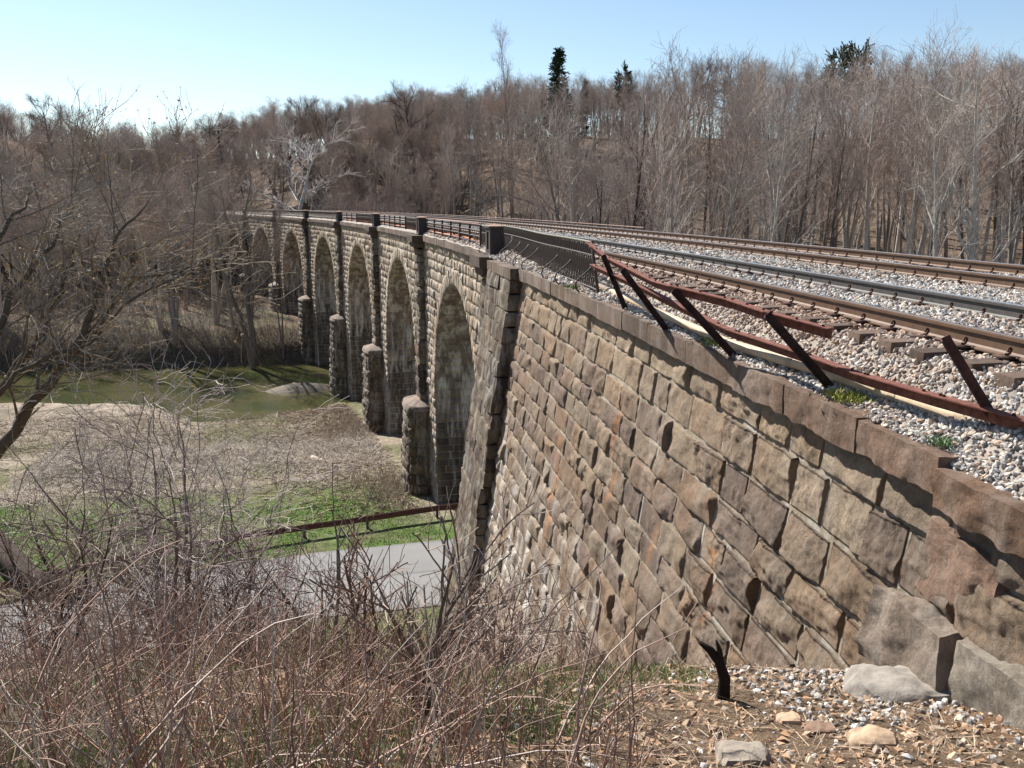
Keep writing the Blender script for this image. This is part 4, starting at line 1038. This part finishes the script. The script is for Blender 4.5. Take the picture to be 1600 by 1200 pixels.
def vtree():
    r_ = np.random.default_rng(81)
    def rs(p, n=14):
        p = np.array([atY(x, y, Y) for x, y, Y in p]); k = np.linspace(0, len(p) - 1, n); return np.stack([np.interp(k, np.arange(len(p)), p[:, i]) for i in range(3)], 1)
    ls = [([(395, 575, 113), (385, 530, 113), (368, 480, 113), (352, 430, 113.5), (340, 375, 114), (334, 320, 114.5)], .34),
          ([(395, 575, 113), (392, 520, 113), (386, 450, 113), (384, 395, 112.5), (379, 340, 112), (392, 280, 112)], .38),
          ([(396, 575, 113), (397, 530, 113), (394, 480, 112.5), (398, 440, 112), (412, 400, 112), (420, 360, 111.5)], .22),
          ([(384, 420, 113), (372, 380, 112), (352, 340, 112), (345, 290, 112)], .15)]
    L = np.stack([rs(p) for p, r in ls]); rad = np.stack([r * (1 - np.linspace(0, 1, 14)) ** .8 + .03 for p, r in ls]); L[:, 2:] += r_.normal(size=L[:, 2:].shape) * .1
    base = L[0, 0].copy(); tk, cr = MB(), MB(); c = (.13, .105, .085)
    l1 = grow(L, rad, 9, .3, 1, 4.2, 38, .07, .08, 7, .4, .025, r_); l2 = grow(*l1, 8, .15, 1, 2.0, 36, .05, .11, 5, .5, .014, r_); l3 = grow(*l2, 5, .15, 1, .9, 36, .04, .13, 3, .6, .009, r_)
    addtube(tk, L, rad, 8, c); addtube(tk, *l1, 5, c); addtube(cr, *l2, 4, (.2, .165, .135)); addtube(cr, *l3, 3, (.3, .25, .21))
    custom('bare_tree', 'dark tree with several forked trunks on the far river bank before the viaduct', 'tree', [('trunk', tk, 'bark'), ('crown', cr, 'cane')], base)
vtree()
def bushy(px, Y, h, label, sd, nst, n2, n3, c1, c2, spread=.5, r0=.03, name='shrub', up=.03, wig=.12, n4=0, z=None, rt=.004, g=None):
    r_ = np.random.default_rng(sd); p = atY(px, 700, Y); b = np.array([p[0], p[1], float(ground(p[0], p[1])) - .05])
    st = [stem(r_, h * r_.uniform(.6, 1), r0 * r_.uniform(.6, 1), (r_.uniform(-spread, spread), r_.uniform(-spread, spread)), .09, 10, b + np.array([*r_.uniform(-.15, .15, 2) * h * .3, 0]), .006) for _ in range(nst)]
    P_ = np.concatenate([a for a, q in st]); R_ = np.concatenate([q for a, q in st])
    l1 = grow(P_, R_, n2, .15, 1, h * .38, 45, up, wig, 7, .55, .006, r_); l2 = grow(*l1, n3, .15, 1, h * .17, 45, up, wig * 1.2, 4, .6, rt, r_)
    tk, cr = MB(), MB(); addtube(tk, P_, R_, 6, c1); addtube(cr, *l1, 4, c1); addtube(cr, *l2, 3, c2)
    if n4: l3 = grow(*l2, n4, .1, 1, h * .08, 45, up, wig * 1.3, 3, .7, rt * .8, r_); addtube(cr, *l3, 3, c2)
    return custom(name, label, 'shrub', [('trunk', tk, 'bark'), ('crown', cr, 'cane')], b, g)
G1, G2 = (.25, .20, .18), (.42, .35, .31)
bushy(258, 12.5, 4.2, 'large tangled vine-covered shrub in front of the meadow', 201, 9, 11, 8, (.15, .115, .10), G2, .3, .045, up=-.03, wig=.18, n4=3)
bushy(175, 13.5, 3.7, 'grey tangled shrub left of the largest one', 202, 6, 10, 8, G1, G2, .3, .035, up=-.03, wig=.17, n4=2)
bushy(365, 12.5, 2.6, 'purplish tangled shrub right of the largest one, by the road', 203, 7, 10, 7, G1, (.27, .2, .185), .3, .035, up=-.03, wig=.17, n4=2)
bushy(75, 39, 6.0, 'slim young tree standing on the grass left of the road', 204, 1, 12, 6, (.085, .07, .055), (.2, .16, .13), .05, .1, 'sapling', .04, .1)
bushy(492, 11.0, 2.6, 'dark upright shrub with broken tip at the road edge', 205, 3, 6, 4, (.12, .10, .085), G1, .25, .05, wig=.13)
bushy(645, 5.6, 1.35, 'pruned shrub with thick cut stems at the bottom centre', 206, 6, 7, 4, (.16, .125, .10), (.30, .22, .17), .3, .03, wig=.09, rt=.003)
bushy(770, 9.0, 1.35, 'pale arching bramble bush against the wing wall', 207, 12, 8, 6, (.27, .20, .17), (.42, .34, .28), .8, .012, up=-.05, wig=.12, rt=.003)
bushy(560, 7.0, 1.1, 'reddish twiggy shrub left of the pruned one', 208, 6, 8, 4, (.21, .13, .10), (.30, .2, .15), .45, .015, up=.0, wig=.1, rt=.003)
bushy(40, 8.5, 1.9, 'thin twiggy bush in the lower left corner', 209, 9, 9, 5, (.2, .14, .11), (.3, .23, .19), .6, .018, up=.0, wig=.12, rt=.003)
# brambles and dead canes over the slope
r6 = np.random.default_rng(66)
def brushtop(x, y, z):   # the photograph's brush line: tall at the left, low towards the wall
    px = 800 + F * x / (y * .98 + .5); yt = np.interp(px, [-100, 130, 220, 300, 520, 640, 860, 1000], [950, 950, 890, 890, 935, 960, 985, 1040]) + r6.uniform(-25, 70, len(x))
    return -y * np.tan(np.arctan((yt - 600) / F) + TH) - z
def slopepos(n):
    X, Y = [], []
    while len(X) < n:
        y = 3.2 + 17 * r6.uniform(0, 1, n) ** 1.4; x = r6.uniform(-1, 1, n) * .7 * y - .3; s, o = inv(x, y)
        px = 800 + F * x / (y * .98 + .5); k = (o < -2.6 - np.maximum(0, (y - 8)) * .12) & (px < 1000) & (px > -150) & ((px < 720) | (r6.uniform(size=n) < .45) | (y > 9)); X += list(x[k]); Y += list(y[k])
    return np.array(X[:n]), np.array(Y[:n])
CC = [(.38, .21, .15), (.33, .18, .13), (.47, .33, .25), (.58, .49, .40), (.22, .135, .11)]
mb, pts, rd_ = thicket('b', 1750, slopepos, (.35, 1.6), CC, '', r6, .0055, 6, .08, -.01, 3, .2, lim=brushtop)
l = grow(pts, rd_, 2, .3, .95, .38, 42, .03, .12, 3, .6, .002, r6); addtube(mb, *l, 3, (.29, .19, .145))
m2, pts, rd_ = thicket('b', 420, slopepos, (1.0, 2.3), [(.38, .31, .26), (.30, .2, .16)], '', r6, .007, 9, .13, -.09, 3, .7, lim=lambda a, b, c: brushtop(a, b, c) * 1.3 + .2)
mb.v += m2.v; mb.f += [f + mb.n for f in m2.f]; mb.c += m2.c; mb.n += m2.n
tag(mb.build('bramble_canes', M['cane']), 'dense reddish dead canes and brambles covering the near slope', 'brambles', kind='stuff')
# grass blades and dry leaves on the near slope
def blades(n, fpos, h, w, cols, r_):
    x, y = fpos(n); n = len(x); z = ground(x, y); p = np.stack([x, y, z - .01], -1); hh = r_.uniform(.4, 1, (n, 1)) * h; a = r_.uniform(0, 6.28, n); d = np.stack([np.cos(a), np.sin(a), a * 0], -1)
    ln = r_.normal(size=(n, 3)) * .45; ln[:, 2] = 1; v = np.stack([p - d * w, p + d * w, p + ln * hh], 1); cols = np.asarray(cols); c = cols[r_.integers(0, len(cols), n)] * r_.uniform(.7, 1.3, (n, 1))
    mb = MB(); mb.add(v, np.arange(3 * n).reshape(-1, 3), np.repeat(c, 3, 0)); return mb
def nearpos(n):
    y = 2.2 + 9 * r6.uniform(0, 1, 3 * n); x = r6.uniform(-.75, .55, 3 * n) * y; s, o = inv(x, y); k = (o < -1.7) & (vn(np.stack([x, y, x * 0], -1), .9, 3) + .5 * vn(np.stack([x, y, x * 0], -1), 3., 8) - .5 * sst(x / y, -.05, .3) > -.12); return x[k][:n], y[k][:n]
tag(blades(52000, nearpos, .10, .004, [(.13, .22, .05), (.10, .18, .04), (.33, .28, .17)], r6).build('grass', M['leaf'], smooth=False), 'short green grass between the canes on the near slope', 'grass', kind='stuff')
def meadow(n):
    s = r6.uniform(44.6, 59, n); o = r6.uniform(-34, -1.5, n); p = T(s, o, 0); k = fbm(p, .3, 41, 3) > -.25; p = p[k]
    n_, f_ = road_edges(inv(p[:, 0], p[:, 1])[1]); k = inv(p[:, 0], p[:, 1])[0] > f_ + .3; p = p[k]; return p[:, 0], p[:, 1]
tag(blades(60000, meadow, .10, .022, [(.10, .18, .03), (.13, .21, .04), (.08, .14, .03), (.24, .21, .12)], r6).build('grass', M['leaf'], smooth=False), 'bright green grass between the road and the dead vines', 'grass', kind='stuff')
# dead vines heaped on the hummocks, and dry stalks near the pier feet
def vinepos(n):
    s = r6.normal(69, 5.0, n); o = r6.uniform(-27, -2.5, n); p = T(s, o, 0); return p[:, 0], p[:, 1]
mb, pts, rd_ = thicket('v', 26000, vinepos, (.4, 1.3), [(.48, .42, .36), (.38, .33, .28), (.55, .49, .42)], '', r6, .015, 5, .35, -.3, 3, .9)
tag(mb.build('dead_vines', M['cane']), 'heaps of pale dead vines between the meadow and the river', 'dead vines', kind='stuff')
def shorepos(n):
    s = r6.uniform(74, 95, n); o = r6.uniform(-62, -2.5, n); sn = np.interp(o, NSX, NSY); k = (s < sn + np.where(o < -16, -8, -.5)); p = T(s[k], o[k], 0); return p[:, 0], p[:, 1]
x, y = shorepos(16000)
mb = MB(); m2, _, _ = thicket('v', len(x), lambda n: (x, y), (.3, .9), [(.33, .28, .22), (.25, .2, .15)], '', r6, .012, 3, .3, -.1, 3, .6)
tag(m2.build('dry_weeds', M['cane']), 'short dry weeds along the near river shore', 'weeds', kind='stuff')
def debpos(n):
    s = np.where(r6.uniform(size=n) < .6, r6.uniform(74, 94, n), r6.uniform(50, 80, n)); o = np.where(r6.uniform(size=n) < .5, -2 - np.abs(r6.normal(0, 3.5, n)), r6.uniform(-50, -2.5, n)); sn = np.interp(o, NSX, NSY); k = s < sn - .3; p = T(s[k], o[k], 0); return p[:, 0], p[:, 1]
x, y = debpos(9000); n = len(x); a = r6.uniform(0, 6.28, n); L = r6.uniform(.1, .7, n) ** 1.3; d = np.stack([np.cos(a), np.sin(a), r6.uniform(-.1, .35, n)], -1) * L[:, None]; b = np.stack([x, y, ground(x, y) + .05], -1)
mb = MB(); addtube(mb, np.stack([b - d, b + r6.normal(size=(n, 3)) * .06, b + d], 1), np.repeat(r6.uniform(.01, .035, (n, 1)), 3, 1), 3, np.array([.20, .145, .10])[None] * r6.uniform(.4, 1.9, (n, 1)))
tag(mb.build('flood_debris', M['cane']), 'brown sticks and flood debris flattened on the river bank by the piers', 'debris', kind='stuff')
def pierpos(n):
    k = r6.integers(1, 3, n); s = SK[k] + r6.normal(0, 3.0, n); o = -2.6 - np.abs(r6.normal(0, 1.6, n)); p = T(s, o, 0); return p[:, 0], p[:, 1]
mb, _, _ = thicket('v', 1400, pierpos, (.5, 1.6), [(.42, .36, .28), (.3, .24, .18)], '', r6, .013, 4, .16, -.03, 3, .4)
tag(mb.build('dry_stalks', M['cane']), 'upright dry stalks around the feet of the nearer piers', 'dry stalks', kind='stuff')

# ------------------------------------------------------------------ logs, rocks and rubble
def log(px0, px1, r0, r1, label, n=10, name='fallen_log', c=(.085, .065, .05), Y=None):
    pts = []
    for x, y, z in px0: pts.append(atZ(x, y, z))
    P_ = np.array(pts); k = np.linspace(0, len(P_) - 1, n); P_ = np.stack([np.interp(k, np.arange(len(P_)), P_[:, i]) for i in range(3)], 1)
    mb = MB(); addtube(mb, P_, np.linspace(r0, r1, n) * (1 + .12 * np.sin(np.arange(n) * 2.1)), 10, c, True); return tag(mb.build(name, M['bark'], origin=P_[0]), label, 'log')
log([(-60, 800, -16.7), (0, 850, -16.9), (35, 895, -17.0), (80, 915, -17.1), (130, 930, -17.3)], None, .65, .38, 'thick dark mossy fallen trunk beside the guardrail at the left')
log([(488, 716, -18.2), (522, 727, -18.25)], None, .22, .15, 'short pale driftwood log lying on the dead vines', c=(.55, .45, .36))
log([(140, 657, -20.2), (175, 660, -20.3)], None, .12, .08, 'small bleached log on the sand bar', c=(.4, .34, .28))
# charred stump leaning by the wing wall
t_ = np.linspace(3, 12, 3000); P_ = ray(1130, 1092)[None] * t_[:, None]; b = P_[int(np.argmax(P_[:, 2] < ground(P_[:, 0], P_[:, 1])))]; yb = b[1]
mb = MB(); p = np.array([b + (0, 0, -.2), b, atY(1132, 1060, yb), atY(1124, 1035, yb), atY(1110, 1016, yb), atY(1093, 1003, yb)]); addtube(mb, p, np.array([.055, .05, .043, .034, .03, .014]), 8, (.035, .027, .022), True)
p = np.array([atY(1127, 1042, yb), atY(1124, 1015, yb), atY(1119, 1000, yb)]); addtube(mb, p, np.array([.03, .02, .008]), 6, (.045, .035, .028), True)
tag(mb.build('broken_stump', M['bark'], origin=b), 'charred leaning stump at the foot of the wing wall', 'stump')
# rock bar by the pier in the river
p = T(105.4, -5.4, -20.75); mb = MB(); n = 26; u, v = np.meshgrid(np.linspace(0, 2 * PI, 33), np.linspace(0, 1, n), indexing='ij')
rr_ = v; q = T(104.6 + 2.6 * rr_ * np.sin(u), -5.3 + 4.3 * rr_ * np.cos(u), -20.95 + .9 * np.cos(rr_ * PI / 2) ** .8); q[..., 2] += .25 * fbm(q, .8, 4) * (1 - rr_ * .5)
mb.add(q, gridf(33, n)[:, ::-1], (.13, .11, .085)); tag(mb.build('gravel_bar', M['rockm'], origin=p), 'low grey gravel bar reaching from a pier into the river', 'rock')
r8 = np.random.default_rng(88)
def rock(px, py, r, label, c, Y=None, n=12, fl=.6, g=None):
    rr0 = ray(px, py); t = np.linspace(2, 40, 4000); P_ = rr0[None] * t[:, None]; z = ground(P_[:, 0], P_[:, 1]); i = int(np.argmax(P_[:, 2] < z)); b = P_[i]
    mb = MB(); rough(mb, [(b[0] - r, b[0] + r, b[1] - r * .8, b[1] + r * .8, b[2] - r * fl * .7, b[2] + r * fl)], lambda a, bb, cc: np.stack([a, bb, cc], -1), n, .55, r * .28, 1.4 / r, np.array([[*c, 0]]), int(px)); 
    return tag(mb.build('rock', M['rockm'], origin=b), label, 'rock', g)
rock(1405, 1085, .34, 'large pale grey slab of granite leaning at the end of the wall', (.24, .215, .185), fl=.42, n=26)
rock(1233, 1128, .07, 'tan stone beside the pale granite slab, left of it', (.42, .29, .19))
rock(1282, 1145, .08, 'dark brown stone left of the pale granite slab', (.2, .13, .09))
rock(1362, 1165, .12, 'squarish tan stone below the pale granite slab', (.38, .27, .18))
rock(1160, 1190, .13, 'grey flat stone at the bottom edge, left of the tan stones', (.25, .21, .17))
def rubpos(n):
    x = r8.uniform(-.6, 6, n); y = r8.uniform(3.2, 11, n); s, o = inv(x, y); k = (o < -1.25) & (o > -3.4 - (y < 6.5) * 2.2 * r8.uniform(0, 1, n)) & (r8.uniform(size=n) < np.clip(1.25 - (y - 4) * .12, .1, 1)); return x[k], y[k]
x, y = rubpos(15000); n = len(x); mb = MB(); z = ground(x, y); pal = np.array([[.42, .31, .21], [.36, .25, .165], [.30, .2, .13], [.55, .52, .5], [.24, .19, .15], [.45, .36, .26]])
c = pal[r8.integers(0, 6, n)] * r8.uniform(.65, 1.15, (n, 1)); stones(mb, np.stack([x, y, z], -1), .008 + .042 * r8.uniform(0, 1, n) ** 4, c, r8)
x, y = rubpos(9000); k = (y > 5.2) & (y < 8.8); x, y = x[k], y[k]; s, o = inv(x, y); k = o > -2.7; x, y = x[k], y[k]; n = len(x); stones(mb, np.stack([x, y, ground(x, y) + .01], -1), r8.uniform(.012, .036, n), stonecols(n, r8), r8)
tag(mb.build('rubble', M['ballast'], smooth=False), 'loose tan rubble and spilled gravel at the foot of the wing wall', 'rubble', kind='stuff')
# dry leaves and fine twigs on the bare earth
def litpos(n):
    y = r8.uniform(2.6, 12, n); x = r8.uniform(-.5, .6, n) * y; s, o = inv(x, y); k = (o < -1.6); return x[k], y[k]
x, y = litpos(6500); n = len(x); a = r8.uniform(0, 6.28, n); L = r8.uniform(.03, .16, n); d = np.stack([np.cos(a), np.sin(a), r8.uniform(-.3, .4, n)], -1) * L[:, None]; b = np.stack([x, y, ground(x, y) + .012], -1)
mb = MB(); addtube(mb, np.stack([b - d, b + d], 1), np.full((n, 2), .0022), 3, np.array([.36, .27, .19])[None] * r8.uniform(.5, 1.4, (n, 1)))
x, y = litpos(9000); n = len(x); b = np.stack([x, y, ground(x, y) + .015], -1); v = b[:, None] + r8.normal(size=(n, 3, 3)) * np.array([.022, .022, .008]); mb.add(v, np.arange(3 * n).reshape(-1, 3), np.repeat(np.array([.28, .17, .10])[None] * r8.uniform(.5, 1.5, (n, 1)), 3, 0))
tag(mb.build('leaf_litter', M['cane'], smooth=False), 'dry leaves and fine fallen twigs strewn on the bare slope', 'leaf litter', kind='stuff')
# tufts and moss on the coping
def tuft(s, o, z, r, n, cols, label, nm='weed_tuft', kd=None):
    b = T(s, o, z); p = b + r8.normal(size=(n, 3)) * np.array([r, r, .006]); mb = MB(); L = r8.uniform(.3, 1, (n, 1)) * .07; d = r8.normal(size=(n, 3)) * .6; d[:, 2] = 1; w = r8.normal(size=(n, 3)) * .007; w[:, 2] = 0
    c = np.array(cols)[r8.integers(0, len(cols), n)] * r8.uniform(.7, 1.3, (n, 1)); mb.add(np.stack([p - w, p + w, p + d * L], 1), np.arange(3 * n).reshape(-1, 3), np.repeat(c, 3, 0)); tag(mb.build(nm, M['leaf'], smooth=False, origin=b), label, 'plant', kind=kd)
gc = [(.13, .18, .05), (.17, .2, .06)]
tuft(6.35, -1.1, -1.84, .05, 260, [(.17, .24, .12)], 'small grey-green plant at the edge of the coping near the right')
tuft(7.9, -1.0, -1.8, .13, 700, [(.26, .26, .05), (.18, .2, .05)], 'yellow-green moss patch on the gravel below the rusty posts', 'moss', 'stuff')
tuft(11.3, -1.05, -1.8, .14, 500, gc, 'green weeds under the tan pipe')
tuft(19.8, -1.15, -1.82, .14, 400, gc, 'green weeds at the foot of the lattice railing')

# ------------------------------------------------------------------ camera, sky, sun
cam = bpy.data.cameras.new('camera'); co = bpy.data.objects.new('camera', cam); C.objects.link(co); SC.camera = co
cam.sensor_width = 36; cam.lens = F / 1600 * 36; cam.clip_start = .05; cam.clip_end = 6000; co.rotation_euler = (PI / 2 - TH, 0, 0)
sd = np.array([-.60, .72, .90]); sd /= np.linalg.norm(sd); el = math.asin(sd[2]); azs = math.atan2(sd[0], sd[1])
sun = bpy.data.lights.new('sun', 'SUN'); sun.energy = 5.0; sun.angle = math.radians(.53); sun.color = (1, .955, .89); so = bpy.data.objects.new('sun', sun); C.objects.link(so)
so.rotation_euler = (PI / 2 - el, 0, PI - azs)
wd = bpy.data.worlds.new('World'); SC.world = wd; wd.use_nodes = True; nt = wd.node_tree; bg = nt.nodes['Background']
sky = nt.nodes.new('ShaderNodeTexSky'); sky.sky_type = 'NISHITA'; sky.sun_disc = False; sky.sun_elevation = el; sky.sun_rotation = azs % (2 * PI); sky.air_density = 1.0; sky.dust_density = .25; sky.ozone_density = 1.8
nt.links.new(sky.outputs[0], bg.inputs[0]); bg.inputs[1].default_value = .067
SC.view_settings.view_transform = 'Standard'; SC.view_settings.look = 'None'; SC.view_settings.exposure = 1.1; SC.view_settings.gamma = 1
SC.cycles.max_bounces = 5; SC.cycles.diffuse_bounces = 3
